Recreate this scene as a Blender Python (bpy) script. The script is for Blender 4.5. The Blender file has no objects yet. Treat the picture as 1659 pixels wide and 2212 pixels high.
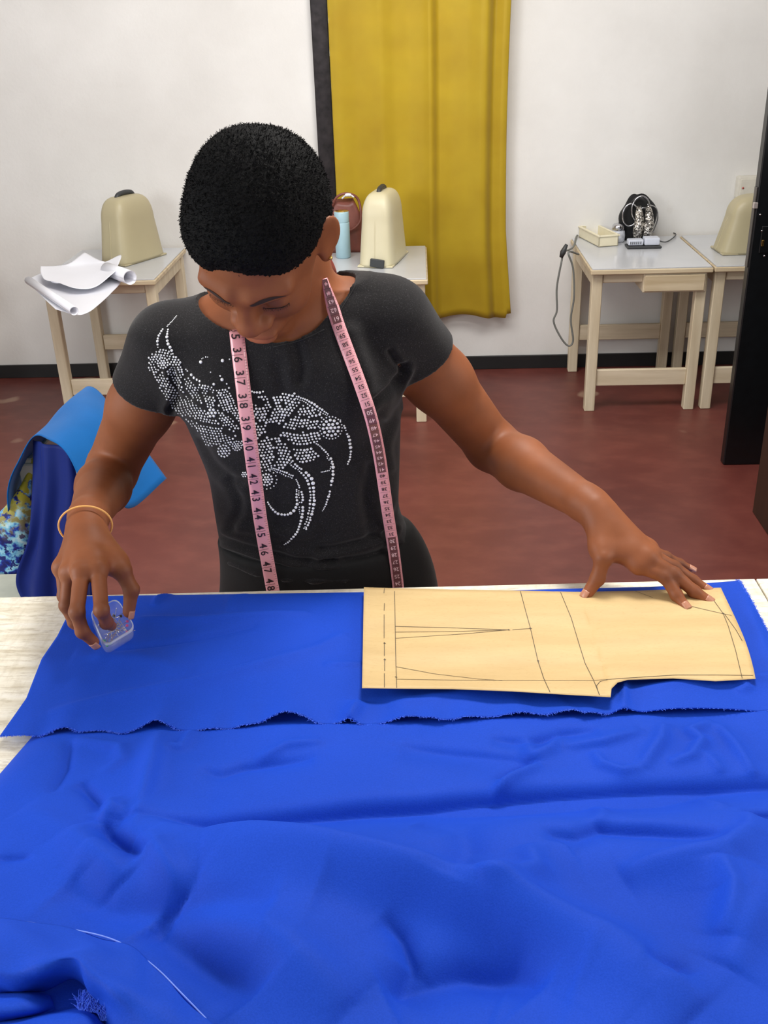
import bpy, bmesh, math, random
import numpy as np
from mathutils import Vector, Matrix
from mathutils.bvhtree import BVHTree

# ---------------------------------------------------------------- camera, world, lights, exposure
SC = bpy.context.scene
COL = SC.collection
H = 1.66; FPX = 2200.0
PITCH = math.atan(1086/2200); YAW = .0436; ROLL = .0328
CAM = np.array([0., 0., H])
FW = np.array([-math.sin(YAW)*math.cos(PITCH), math.cos(YAW)*math.cos(PITCH), -math.sin(PITCH)])
_r0 = np.array([math.cos(YAW), math.sin(YAW), 0.]); _u0 = np.cross(_r0, FW)
CX = _r0*math.cos(ROLL) - _u0*math.sin(ROLL); CY = _r0*math.sin(ROLL) + _u0*math.cos(ROLL)
cam_d = bpy.data.cameras.new('camera'); cam = bpy.data.objects.new('camera', cam_d); COL.objects.link(cam)
cam_d.sensor_fit = 'VERTICAL'; cam_d.sensor_height = 36; cam_d.lens = 36*FPX/2212; cam_d.clip_start = .02
M = Matrix.Identity(4)
for i in range(3):
    M[i][0] = CX[i]; M[i][1] = CY[i]; M[i][2] = -FW[i]; M[i][3] = CAM[i]
cam.matrix_world = M
SC.camera = cam

W = bpy.data.worlds.new('world'); SC.world = W; W.use_nodes = True
bg = W.node_tree.nodes['Background']; bg.inputs[0].default_value = (.93, .96, 1, 1); bg.inputs[1].default_value = .6

def area(name, loc, target, sx, sy, power, col=(1, 1, 1)):
    l = bpy.data.lights.new(name, 'AREA'); l.shape = 'RECTANGLE'; l.size = sx; l.size_y = sy
    l.energy = power; l.color = col
    o = bpy.data.objects.new(name, l); COL.objects.link(o); o.location = loc
    o.rotation_euler = (Vector(target)-Vector(loc)).to_track_quat('-Z', 'Y').to_euler()
    return o
area('ceiling_panel_light', (.25, 1.75, 2.62), (0.05, 1.25, .9),   .55, .4, 27, (1, .97, .92))
area('left_fill_light', (-2.9, .2, 1.9), (0, 1.6, 1.0), 1.6, 1.3, 56, (.95, .98, 1))  # window-sized soft fill added on the left; the wall there has no window
area('right_side_light', (2.3, .6, 2.2), (.2, 1.6, 1.0), .8, 1.2, 20, (1, .96, .9))  # warm area light from the right, in front of a plain wall
area('rear_ceiling_light', (0, 3.2, 2.65), (0, 4.6, .6), 2.6, .8, 54, (1, .98, .95))
area('daylight_outside_window', (.0, 6.6, 2.0), (0, 5, 1.4), 1.6, 1.6, 60, (.95, 1, .95))
SC.view_settings.view_transform = 'Standard'; SC.view_settings.look = 'None'
SC.view_settings.gamma = 1; SC.view_settings.use_curve_mapping = False
SC.view_settings.exposure = 0.25
SC.cycles.max_bounces = 8

# ---------------------------------------------------------------- helpers
def ray(x, y): return FW + CX*((x-829.5)/FPX) - CY*((y-1106)/FPX)
def PZ(x, y, z): d = ray(x, y); return CAM + d*((z-H)/d[2])
def PY(x, y, Y): d = ray(x, y); return CAM + d*(Y/d[1])
def depth(P): return float((np.asarray(P)-CAM) @ FW)
def proj(P):
    v = np.asarray(P)-CAM; w = v @ FW
    return 829.5+FPX*(v @ CX)/w, 1106-FPX*(v @ CY)/w

def srgb(r, g, b):
    f = lambda c: (c/255/12.92) if c <= 10 else ((c/255+.055)/1.055)**2.4
    return (f(r), f(g), f(b), 1)

class NT:
    def __init__(s, name):
        s.m = bpy.data.materials.new(name); s.m.use_nodes = True
        s.t = s.m.node_tree; s.b = s.t.nodes['Principled BSDF']; s.out = s.t.nodes['Material Output']
    def n(s, typ, **kw):
        o = s.t.nodes.new(typ)
        for k, v in kw.items():
            if k in o.inputs: o.inputs[k].default_value = v
            else: setattr(o, k, v)
        return o
    def l(s, a, b): s.t.links.new(a, b)
    def coord(s, scale=(1, 1, 1), kind='Object', rot=(0, 0, 0)):
        c = s.n('ShaderNodeTexCoord'); mp = s.n('ShaderNodeMapping')
        mp.inputs['Scale'].default_value = scale; mp.inputs['Rotation'].default_value = rot
        s.l(c.outputs[kind], mp.inputs[0]); return mp.outputs[0]
    def noise(s, vec, scale, detail=4, rough=.55):
        o = s.n('ShaderNodeTexNoise'); o.inputs['Scale'].default_value = scale
        o.inputs['Detail'].default_value = detail; o.inputs['Roughness'].default_value = rough
        s.l(vec, o.inputs['Vector']); return o.outputs[0]
    def ramp(s, fac, stops):
        o = s.n('ShaderNodeValToRGB'); e = o.color_ramp.elements
        while len(e) < len(stops): e.new(.5)
        for i, (p, c) in enumerate(stops): e[i].position = p; e[i].color = c
        s.l(fac, o.inputs[0]); return o.outputs[0]
    def mix(s, fac, a, b, blend='MIX'):
        o = s.n('ShaderNodeMix'); o.data_type = 'RGBA'; o.blend_type = blend
        for i, v in ((0, fac), (6, a), (7, b)):
            if hasattr(v, 'is_output'): s.l(v, o.inputs[i])
            else: o.inputs[i].default_value = v
        return o.outputs[2]
    def bump(s, hgt, strength=.3, dist=.002, prev=None):
        o = s.n('ShaderNodeBump'); o.inputs['Strength'].default_value = strength; o.inputs['Distance'].default_value = dist
        s.l(hgt, o.inputs['Height'])
        if prev is not None: s.l(prev, o.inputs['Normal'])
        s.l(o.outputs[0], s.b.inputs['Normal']); return o.outputs[0]

def mat(name, col, rough=.6, metal=0, vary=.12, scale=30, bump=0, bscale=200, bdist=.001, spec=.5, sheen=0, trans=0, coat=0):
    k = NT(name); v = k.coord()
    n = k.noise(v, scale)
    c0 = tuple(max(0, x*(1-vary)) for x in col[:3])+(1,); c1 = tuple(min(1, x*(1+vary)) for x in col[:3])+(1,)
    k.l(k.ramp(n, [(.3, c0), (.7, c1)]), k.b.inputs['Base Color'])
    k.b.inputs['Roughness'].default_value = rough; k.b.inputs['Metallic'].default_value = metal
    k.b.inputs['Specular IOR Level'].default_value = spec
    k.b.inputs['Sheen Weight'].default_value = sheen
    k.b.inputs['Transmission Weight'].default_value = trans
    k.b.inputs['Coat Weight'].default_value = coat
    if bump: k.bump(k.noise(v, bscale, 3), bump, bdist)
    return k.m

def link(name, me, m=None, parent=None, smooth=True):
    o = bpy.data.objects.new(name, me); COL.objects.link(o)
    if m is not None and not me.materials: me.materials.append(m)
    if parent is not None: o.parent = parent
    if smooth and len(me.polygons):
        me.polygons.foreach_set('use_smooth', [True]*len(me.polygons))
    return o
def tag(o, label=None, cat=None, group=None, kind=None):
    if label: o['label'] = label
    if cat: o['category'] = cat
    if group: o['group'] = group
    if kind: o['kind'] = kind
    return o
def empty(name, loc, label, cat, group=None, rz=0):
    o = bpy.data.objects.new(name, None); COL.objects.link(o); o.location = loc; o.rotation_euler = (0, 0, rz)
    o.empty_display_size = .05
    return tag(o, label, cat, group)
def mesh_arr(name, V, F):
    """V (n,3), F list/array of quads or list of tuples"""
    me = bpy.data.meshes.new(name)
    if isinstance(F, np.ndarray):
        n = F.shape[1]
        me.vertices.add(len(V)); me.vertices.foreach_set('co', np.asarray(V, dtype=np.float32).ravel())
        me.loops.add(F.size); me.loops.foreach_set('vertex_index', F.astype(np.int32).ravel())
        me.polygons.add(len(F)); me.polygons.foreach_set('loop_start', np.arange(0, F.size, n, dtype=np.int32))
        me.update(calc_edges=True); me.validate()
    else:
        me.from_pydata([tuple(map(float, v)) for v in V], [], F); me.update()
    return me
def bm_mesh(name, bm):
    me = bpy.data.meshes.new(name); bmesh.ops.recalc_face_normals(bm, faces=bm.faces); bm.to_mesh(me); bm.free(); return me
def bx(bm, lo, hi, bev=.003, rot=None, about=None, seg=1):
    lo = Vector(lo); hi = Vector(hi); c = (lo+hi)/2
    r = bmesh.ops.create_cube(bm, size=1)
    vs = r['verts']
    for v in vs: v.co = Vector((v.co.x*(hi.x-lo.x), v.co.y*(hi.y-lo.y), v.co.z*(hi.z-lo.z)))
    if bev:
        es = list({e for v in vs for e in v.link_edges})
        g = bmesh.ops.bevel(bm, geom=es, offset=bev, segments=seg, affect='EDGES', profile=.6)
        vs = [v for v in g['verts']]
        vs = list({v for f in g['faces'] for v in f.verts} | set(vs))
    if rot is not None:
        for v in vs: v.co = rot @ v.co
    for v in vs: v.co += c
    return vs
def box(name, lo, hi, m, parent=None, bev=.003, rot=None, seg=1):
    bm = bmesh.new(); bx(bm, lo, hi, bev, rot, seg=seg); return link(name, bm_mesh(name, bm), m, parent, smooth=False)
def tube_mesh(name, pts, r, n=10, closed=False, caps=True):
    pts = [Vector(p) for p in pts]; N = len(pts)
    rr = r if hasattr(r, '__len__') else [r]*N
    V = []; F = []; up = None
    for i, p in enumerate(pts):
        a = pts[(i-1) % N] if (closed or i > 0) else p; b = pts[(i+1) % N] if (closed or i < N-1) else p
        t = (b-a).normalized()
        if up is None:
            up = Vector((0, 0, 1)) if abs(t.z) < .9 else Vector((1, 0, 0))
        s = t.cross(up).normalized(); up = s.cross(t).normalized()
        for k in range(n):
            an = 2*math.pi*k/n; V.append(p+(s*math.cos(an)+up*math.sin(an))*rr[i])
    for i in range(N if closed else N-1):
        for k in range(n):
            j = (i+1) % N
            F.append((i*n+k, i*n+(k+1) % n, j*n+(k+1) % n, j*n+k))
    if caps and not closed:
        F.append(tuple(range(n))[::-1]); F.append(tuple((N-1)*n+k for k in range(n)))
    return mesh_arr(name, V, F)
def catmull(P, n):
    P = [np.asarray(p, float) for p in P]; Q = [2*P[0]-P[1]]+P+[2*P[-1]-P[-2]]; out = []
    for i in range(1, len(Q)-2):
        for k in range(n):
            t = k/n; a, b, c, d = Q[i-1:i+3]
            out.append(.5*((2*b)+(c-a)*t+(2*a-5*b+4*c-d)*t*t+(3*b-a-3*c+d)*t**3))
    out.append(Q[-2]); return out
def lathe(name, prof, n=32):
    V = []; F = []
    for (r, z) in prof:
        for k in range(n):
            a = 2*math.pi*k/n; V.append((r*math.cos(a), r*math.sin(a), z))
    for i in range(len(prof)-1):
        for k in range(n): F.append((i*n+k, i*n+(k+1) % n, (i+1)*n+(k+1) % n, (i+1)*n+k))
    F.append(tuple(range(n))[::-1]); F.append(tuple((len(prof)-1)*n+k for k in range(n)))
    return mesh_arr(name, V, F)
def patch(name, ctrl, nu=8, nv=8, disp=None):
    """ctrl: rows of 3D points -> smooth surface grid"""
    rows = [catmull(r, nu) for r in ctrl]
    cols = [catmull([rows[i][j] for i in range(len(rows))], nv) for j in range(len(rows[0]))]
    A = np.array(cols)                       # [u][v]
    nU, nV = A.shape[:2]
    if disp is not None:
        U, Vv = np.meshgrid(np.linspace(0, 1, nU), np.linspace(0, 1, nV), indexing='ij')
        du = np.gradient(A, axis=0); dv = np.gradient(A, axis=1); N = np.cross(du, dv)
        N /= np.linalg.norm(N, axis=2, keepdims=True)+1e-9
        A = A+N*disp(U, Vv)[..., None]
    idx = np.arange(nU*nV).reshape(nU, nV)
    F = np.stack([idx[:-1, :-1], idx[1:, :-1], idx[1:, 1:], idx[:-1, 1:]], -1).reshape(-1, 4)
    return mesh_arr(name, A.reshape(-1, 3), F)
def solid(o, t, off=0):
    m = o.modifiers.new('thickness', 'SOLIDIFY'); m.thickness = t; m.offset = off; return o
rng = np.random.default_rng(7); random.seed(7)

# ---------------------------------------------------------------- materials
def m_wall():
    k = NT('painted_plaster'); v = k.coord()
    n = k.noise(v, 1.4, 5); n2 = k.noise(v, 7, 6, .6)
    c = k.ramp(n, [(.3, srgb(214, 212, 208)), (.7, srgb(232, 231, 228))])
    d = k.ramp(n2, [(.66, (0, 0, 0, 1)), (.8, (1, 1, 1, 1))])
    c = k.mix(k.mix(.25, (0, 0, 0, 1), d), c, srgb(205, 198, 188))
    k.l(c, k.b.inputs['Base Color']); k.b.inputs['Roughness'].default_value = .75
    k.bump(k.noise(v, 60, 4), .25, .003); return k.m
def m_floor():
    k = NT('red_oxide_floor'); v = k.coord((1, 1, 1)); v2 = k.coord((1, 1.7, 1), rot=(0, 0, .5))
    n = k.noise(v, 2.2, 6); n2 = k.noise(v2, 7, 6, .6)
    c = k.ramp(n, [(.3, srgb(92, 42, 37)), (.7, srgb(112, 56, 49))])
    c = k.mix(k.ramp(n2, [(.45, (0, 0, 0, 1)), (.75, (.25, .25, .25, 1))]), c, srgb(150, 88, 74))
    sp = k.noise(v, 3.1, 2, .4); c = k.mix(k.ramp(sp, [(.70, (0, 0, 0, 1)), (.73, (.75, .75, .75, 1))]), c, srgb(158, 128, 108))
    k.l(c, k.b.inputs['Base Color']); k.b.inputs['Roughness'].default_value = .42
    k.bump(n2, .15, .002); return k.m
def m_wood(name, a, b, axis=0, sc=18):
    k = NT(name); s = [sc, sc, sc]; s[axis] = sc*.08
    v = k.coord(tuple(s)); n = k.noise(v, 1.5, 6, .6)
    k.l(k.ramp(n, [(.3, a), (.7, b)]), k.b.inputs['Base Color']); k.b.inputs['Roughness'].default_value = .55
    k.bump(n, .25, .001); return k.m
def m_whitewash():
    k = NT('whitewashed_board'); v = k.coord((3, 26, 10)); v2 = k.coord((14, 60, 10)); v0 = k.coord()
    n = k.noise(v, 2.2, 8, .62); n2 = k.noise(v2, 2.0, 8, .7); n3 = k.noise(v0, 5, 3)
    c = k.ramp(n, [(.32, srgb(220, 210, 186)), (.5, srgb(244, 238, 220)), (.7, srgb(250, 246, 234))])
    n4 = k.noise(k.coord((46, 9, 10), rot=(0, 0, .2)), 2, 6, .65)
    f = k.ramp(n2, [(.38, (1, 1, 1, 1)), (.5, (0, 0, 0, 1))]); f = k.mix(.5, f, k.ramp(n4, [(.36, (1, 1, 1, 1)), (.5, (0, 0, 0, 1))]), 'SCREEN')
    c = k.mix(k.mix(.5, (0, 0, 0, 1), f), c, srgb(178, 164, 134))
    k.l(c, k.b.inputs['Base Color']); k.b.inputs['Roughness'].default_value = .5
    b1 = k.bump(n, .5, .003); k.bump(n2, .5, .0015, b1); return k.m
def m_cloth(name, col, rough=.75, sheen=.3, weave=900, vary=.08, bump=.25, spec=.3, sheen_tint=None):
    k = NT(name); v = k.coord(); n = k.noise(v, 9, 4); w = k.noise(v, weave, 2, .7)
    c0 = tuple(x*(1-vary) for x in col[:3])+(1,); c1 = tuple(min(1, x*(1+vary)) for x in col[:3])+(1,)
    c = k.ramp(n, [(.3, c0), (.7, c1)])
    c = k.mix(k.ramp(w, [(.35, (0, 0, 0, 1)), (.7, (.22, .22, .22, 1))]), c, tuple(min(1, x*1.6+.01) for x in col[:3])+(1,))
    k.l(c, k.b.inputs['Base Color']); k.b.inputs['Roughness'].default_value = rough
    k.b.inputs['Specular IOR Level'].default_value = spec
    k.b.inputs['Sheen Weight'].default_value = sheen; k.b.inputs['Sheen Roughness'].default_value = .4
    if sheen_tint: k.b.inputs['Sheen Tint'].default_value = sheen_tint
    k.bump(w, bump, .0004); return k.m
MW = m_wall(); MF = m_floor()
M_black = mat('black_paint', srgb(22, 23, 24), .5, bump=.2, bscale=40)
M_frame = mat('rusted_black_metal', srgb(44, 40, 42), .45, .5, .5, 25, .4, 60)
M_pine = m_wood('pale_pine', srgb(196, 180, 150), srgb(222, 210, 184), 2)
M_pine_x = m_wood('pale_pine_rail', srgb(194, 178, 148), srgb(222, 208, 182), 0)
M_lam = mat('grey_laminate', srgb(196, 198, 202), .18, vary=.03, scale=6)
M_edge = m_wood('table_edging', srgb(186, 166, 132), srgb(214, 198, 168), 0)
M_white_board = m_whitewash()
M_blue = m_cloth('royal_blue_twill', srgb(20, 67, 184), .7, .22, 650, .05, .55, .16, srgb(50, 110, 255))
M_thread = mat('blue_thread', srgb(70, 115, 240), .8)
M_cover = mat('beige_plastic', srgb(176, 166, 134), .42, vary=.04, scale=5)
M_cover2 = mat('cream_plastic', srgb(206, 198, 166), .42, vary=.04, scale=5)
M_dkplastic = mat('dark_grey_plastic', srgb(52, 54, 56), .5)
M_paper = mat('white_paper', srgb(232, 233, 240), .7, vary=.02, scale=4)
M_chrome = mat('chrome', srgb(200, 200, 205), .15, 1, .1)
M_gold = mat('gold', srgb(225, 190, 110), .25, 1, .05)

# ---------------------------------------------------------------- room shell
def struct(o, label=None): o['kind'] = 'structure'; return o
YW = 5.0
struct(box('floor', (-3.4, -2.2, -.1), (2.6, YW+.2, 0), MF, bev=0))
WX0, WX1, WZ0, WZ1 = PY(684, 200, YW)[0], PY(1075, 200, YW)[0], .80, 2.15
bm = bmesh.new()
for lo, hi in (((-3.4, YW, 0), (WX0, YW+.2, 2.8)), ((WX1, YW, 0), (2.6, YW+.2, 2.8)), ((WX0, YW, 0), (WX1, YW+.2, WZ0)), ((WX0, YW, WZ1), (WX1, YW+.2, 2.8))):
    bx(bm, lo, hi, 0)
bmesh.ops.remove_doubles(bm, verts=bm.verts, dist=1e-4)
struct(link('wall_back', bm_mesh('wall_back', bm), MW, smooth=False))
struct(box('wall_left', (-3.6, -2.2, 0), (-3.4, YW+.2, 2.8), MW, bev=0))
struct(box('wall_right', (2.6, -2.2, 0), (2.8, YW+.2, 2.8), MW, bev=0))
struct(box('ceiling', (-3.6, -2.2, 2.8), (2.8, YW+.2, 2.9), MW, bev=0))
struct(box('baseboard_back', (-3.4, YW-.015, 0), (2.6, YW-.0005, .068), M_black, bev=.002))
# window: black metal frame with louvre panes, behind the curtain
win = bpy.data.objects.new('window_1', None); COL.objects.link(win); win.location = (WX0, YW, WZ0); win['kind'] = 'structure'
def wloc(o): o.location = (-WX0, -YW, -WZ0); return o
bm = bmesh.new(); fwd = .07
for lo, hi in (((WX0-.005, YW-.035, WZ0-.02), (WX0+fwd, YW+.10, WZ1+.02)), ((WX1-fwd, YW-.012, WZ0-.02), (WX1+.005, YW+.10, WZ1+.02)),
               ((WX0, YW-.012, WZ0-.02), (WX1, YW+.10, WZ0+.03)), ((WX0, YW-.012, WZ1-.03), (WX1, YW+.10, WZ1+.02))): bx(bm, lo, hi, .004)
wloc(link('window_frame', bm_mesh('window_frame', bm), M_frame, win, False))
kg = NT('frosted_louvre'); kg.b.inputs['Base Color'].default_value = srgb(215, 225, 220); kg.b.inputs['Roughness'].default_value = .3; tg = kg.n('ShaderNodeBsdfTranslucent'); tg.inputs[0].default_value = srgb(225, 235, 225); mg = kg.n('ShaderNodeMixShader'); mg.inputs[0].default_value = .7; kg.l(kg.b.outputs[0], mg.inputs[1]); kg.l(tg.outputs[0], mg.inputs[2]); kg.l(mg.outputs[0], kg.out.inputs[0])
z = WZ0+.08
while z < WZ1-.06:
    wloc(box('louvre_pane', (WX0+fwd, YW+.04, z-.06), (WX1-fwd, YW+.046, z+.06), kg.m, win, bev=.001, rot=Matrix.Rotation(.35, 3, 'X'))); z += .135

# curtain
kc = NT('mustard_curtain_cloth'); v = kc.coord((1, 1, 1)); n = kc.noise(v, 4, 3); w = kc.noise(kc.coord((400, 400, 900)), 1, 2)
cc = kc.ramp(n, [(.3, srgb(196, 164, 28)), (.7, srgb(212, 184, 40))])
kc.l(cc, kc.b.inputs['Base Color']); kc.b.inputs['Roughness'].default_value = .55; kc.b.inputs['Sheen Weight'].default_value = .2; kc.bump(w, .15, .0005)
tr = kc.n('ShaderNodeBsdfTranslucent'); kc.l(cc, tr.inputs[0]); ms = kc.n('ShaderNodeMixShader'); ms.inputs[0].default_value = .35
kc.l(kc.b.outputs[0], ms.inputs[1]); ms.inputs[0].default_value = .4; kc.l(tr.outputs[0], ms.inputs[2]); kc.l(ms.outputs[0], kc.out.inputs[0])
cxl = [(0, 711), (1, 1116)]
nu, nv = 160, 60
ctl = [(0, .0), (.04, .012), (.12, -.006), (.22, .01), (.27, .028), (.34, .004), (.42, .0), (.50, .022), (.545, .045), (.575, -.012), (.66, -.015), (.76, .01), (.84, .05), (.875, .045), (.905, -.022), (.94, .0), (.975, .02), (1, .005)]
cu = np.array([c[0] for c in ctl]); cd = np.array([c[1] for c in ctl])
V = []
zt = 2.3
for j in range(nv+1):
    t = j/nv
    for i in range(nu+1):
        u = i/nu; sm = np.interp([u-.012, u, u+.012], cu, cd).mean()
        yb = YW-.075-sm*(.9-.25*t)-.012*math.sin(u*9+t*3)*t
        xw0 = PY(711, 100, YW-.09)[0]; xw1 = PY(1114, 100, YW-.09)[0]
        xr = xw1+(-.03*math.sin(t*math.pi*.9) if True else 0)+.05*max(0, t-.8)*2
        x = xw0+(xr-xw0)*u + .02*math.sin(t*3)*math.sin(u*math.pi)
        zb = .292 - .012*math.sin(u*14+1.) + .02*(u > .97)
        V.append((x, yb, zt+(zb-zt)*t))
idx = np.arange((nu+1)*(nv+1)).reshape(nv+1, nu+1)
F = np.stack([idx[:-1, :-1], idx[1:, :-1], idx[1:, 1:], idx[:-1, 1:]], -1).reshape(-1, 4)
cur = empty('curtain', (float(V[0][0]), YW-.09, 0), 'long mustard yellow curtain hanging in front of the black window frame', 'curtain')
co = link('drape', mesh_arr('drape', np.array(V)-np.array(cur.location), F), kc.m, cur); solid(co, .0015)
link('rod', tube_mesh('rod', [Vector((-.15, .0, zt-.01)), Vector((xw1-xw0+.15, .0, zt-.01))], .012), M_frame, cur)

# door leaf at right and brown cupboard
dp = PZ(1562, 1005, 0)
door = bpy.data.objects.new('door_1', None); COL.objects.link(door); door.location = (dp[0], dp[1], 0); door['kind'] = 'structure'
M_door = mat('black_door_paint', srgb(9, 12, 15), .35, vary=.3)
box('door_leaf', (0, 0, .0), (.8, .045, 2.1), M_door, door, .004)
M_strip = mat('door_edge_metal', srgb(88, 84, 80), .35, .6)
box('edge_strip', (-.004, .008, .78), (0, .036, 1.06), M_strip, door, .001)
box('hinge', (-.01, -.004, .99), (.004, .012, 1.01), mat('worn_steel', srgb(205, 195, 190), .3, .6), door, .001)
lk = PY(1646, 525, dp[1])-dp
box('latch_plate', (lk[0]-.008, -.006, lk[2]-.035), (lk[0]+.03, 0, lk[2]+.06), M_door, door, .002)
box('latch', (lk[0]-.004, -.01, lk[2]-.01), (lk[0]+.004, -.005, lk[2]+.012), M_gold, door, .001)
for dy in (27, -62, -27):
    q = PY(1647+dy*.1, 525+dy, dp[1])-dp
    link('screw', tube_mesh('screw', [(q[0], -.0085, q[2]), (q[0], -.004, q[2])], .0028, 10), M_chrome, door)
M_brown = m_wood('dark_brown_wood', srgb(38, 22, 14), srgb(58, 34, 22), 2)
cb = empty('cupboard', (1.18, 3.32, 0), 'dark brown wooden cupboard at the right edge, nearer than the black door', 'cupboard')
box('side_panel', (0, -.75, .0), (.02, 0, 1.25), M_brown, cb); box('top_panel', (0, -.75, 1.25), (.5, 0, 1.27), M_brown, cb)
box('front_door', (.02, -.77, .05), (.5, -.75, 1.24), M_brown, cb); box('back_panel', (.02, -.02, 0), (.5, 0, 1.25), M_brown, cb)
box('plinth', (.03, -.74, 0), (.5, -.70, .05), M_brown, cb)
# wall socket box
q = PY(1608, 402, YW)
wb = empty('socket_box', (q[0], YW, q[2]), 'off-white plastic box fixed on the wall above the right hand beige cover', 'socket')
M_offw = mat('offwhite_plastic', srgb(212, 208, 196), .5, vary=.05)
box('housing', (-.045, -.05, -.05), (.09, 0, .05), M_offw, wb, .008, seg=2)
box('lid', (-.035, -.054, -.04), (.08, -.05, .04), M_offw, wb, .002)
link('indicator', tube_mesh('indicator', [(-.022, -.0545, .0), (-.022, -.056, .0)], .005, 10), mat('red_spot', srgb(190, 100, 90), .5), wb)

# ---------------------------------------------------------------- sewing tables
def sewing_table(x0, y0, w, label, drawer=True, d=.65):
    h = .65
    t = empty('sewing_table', (x0, y0, 0), label, 'table', 'small pale wooden sewing tables along the back wall')
    bm = bmesh.new(); bx(bm, (.006, .006, h-.006), (w-.006, d-.006, h), .001); link('tabletop', bm_mesh('tabletop', bm), M_lam, t, False)
    bm = bmesh.new(); bx(bm, (0, 0, h-.026), (w, d, h-.006), .003); link('top_edging', bm_mesh('top_edging', bm), M_edge, t, False)
    L = .045
    for (lx, ly) in ((.012, .03), (w-.012-L, .03), (.012, d-.02-L), (w-.012-L, d-.02-L)):
        box('leg', (lx, ly, 0), (lx+L, ly+L, h-.026), M_pine, t, .003)
    yb = d-.02-L
    box('apron', (.012+L, .04, h-.07), (w-.012-L, .06, h-.026), M_pine_x, t)
    box('apron', (.012+L, yb+.01, h-.09), (w-.012-L, yb+.03, h-.026), M_pine_x, t)
    for lx in (.02, w-.042): box('side_apron', (lx, .03+L, h-.09), (lx+.022, yb, h-.026), M_pine, t)
    box('stretcher', (.012+L, .042, .115), (w-.012-L, .064, .19), M_pine_x, t)
    box('stretcher', (.012+L, yb+.01, .16), (w-.012-L, yb+.032, .235), M_pine_x, t)
    if drawer:
        dr = box('drawer', (w*.44, .012, h-.108), (w-.022, .38, h-.0265), M_pine_x, t, .002)
        box('drawer_face', (w*.45, .004, h-.102), (w-.03, .012, h-.034), M_edge, dr, .002)
    return t
sewing_table(-1.655, 4.33, .515, 'small pale wooden table on the left holding white paper sheets', False)
sewing_table(-.49, 4.23, .52, 'small pale wooden table behind the woman, in front of the curtain', False, .66)
sewing_table(.72, 4.33, .512, 'small pale wooden table with drawer, carrying the cream tray and black bag')
sewing_table(1.24, 4.335, .52, 'small pale wooden table half hidden by the black door', False)
sewing_table(-2.72, 4.30, .52, 'small pale wooden table cut off by the left edge of the picture', False)

# sewing machine covers
def cover(name, loc, rz, label, m, hh=.30, a=.19, b=.092, latch=False):
    t = empty(name, loc, label, 'sewing machine cover', None, rz)
    V = []; NR = 30; NA = 56
    for i in range(NR+1):
        s = i/NR
        if s < .62: zz = s/.62*.62; k = 1-.15*zz/.62; kd = 1
        else:
            th = (s-.62)/.38*math.pi/2; zz = .62+.38*math.sin(th); k = .85*max(.02, math.cos(th))**.55; kd = k/.9
        for j in range(NA):
            an = 2*math.pi*j/NA; c, s2 = math.cos(an), math.sin(an)
            e = 2/5.0
            X = a*(1-.04*zz)*(.85*(k/.85)**.7 if s > .62 else k)*math.copysign(abs(c)**e, c)
            Yy = b*k*math.copysign(abs(s2)**e, s2)
            V.append((X, Yy, .004+zz*hh))
    F = [(i*NA+j, i*NA+(j+1) % NA, (i+1)*NA+(j+1) % NA, (i+1)*NA+j) for i in range(NR) for j in range(NA)]
    F.append(tuple(range(NA))[::-1]); F.append(tuple(NR*NA+j for j in range(NA)))
    link('shell', mesh_arr('shell', V, F), m, t)
    # raised mid seam around the narrow end
    pts = [(-a*.995, 0, .01)]+[(-a*(1-.15*z_/.62-.04*z_)-.001, 0, z_*hh) for z_ in (.15, .3, .45, .6)]+[(-a*.755, 0, .80*hh), (-a*.62, 0, .915*hh), (-a*.42, 0, .985*hh)]
    link('seam', tube_mesh('seam', catmull(pts, 4), .0022, 6), m, t)
    hp = catmull([(-.055, 0, hh*.985), (-.04, 0, hh+.010), (0, 0, hh+.015), (.04, 0, hh+.010), (.055, 0, hh*.985)], 5)
    link('handle', tube_mesh('handle', hp, .011, 10), M_dkplastic, t)
    bm = bmesh.new(); bx(bm, (-a+.003, -b+.003, 0), (a-.003, b-.003, .008), .002); link('base_rim', bm_mesh('base_rim', bm), m, t, False)
    if latch:
        bm = bmesh.new(); bx(bm, (-a-.012, -.045, .004), (-a-.001, .018, .04), .003, Matrix.Rotation(.12, 3, 'X')); link('latch', bm_mesh('latch', bm), M_dkplastic, t, False)
    return t
q1 = PZ(283, 566, .65)
cover('machine_cover', (-1.335, 4.735, .651), math.radians(62), 'olive beige domed sewing machine cover on the left table beside white papers', M_cover, .285, .145, .085)
cover('machine_cover', (-.165, 4.60, .651), math.radians(78), 'cream domed sewing machine cover with black latch, in front of the curtain', M_cover2, .30, .165, .082, True)
cover('machine_cover', (1.53, 4.62, .651), math.radians(3), 'beige domed sewing machine cover half hidden behind the black door', M_cover, .24, .22, .09)

# blue bottle, handbag on middle table
q = PZ(742, 556, .65)
bo = empty('water_bottle', (q[0], q[1], .65), 'pale blue cylindrical bottle standing right beside the ear', 'bottle')
M_lb = mat('pale_blue_metal', srgb(165, 198, 210), .35, vary=.03)
link('bottle_body', lathe('bottle_body', [(.030, 0), (.034, .004), (.034, .155), (.033, .158)]), M_lb, bo)
link('bottle_cap', lathe('bottle_cap', [(.0325, .159), (.033, .161), (.033, .20), (.031, .205), (.0, .2055)]), M_lb, bo)
link('cap_rim', lathe('cap_rim', [(.0312, .2053), (.0315, .207), (.026, .208)]), M_gold, bo)
q = PZ(765, 525, .65)
hb = empty('handbag', (q[0]-.035, 4.82, .65), 'reddish brown leather handbag leaning behind the cream cover', 'handbag')
M_leather = mat('brown_leather', srgb(120, 66, 56), .45, vary=.2, scale=20, bump=.4, bscale=60)
V = []; NR, NA = 16, 36
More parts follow.
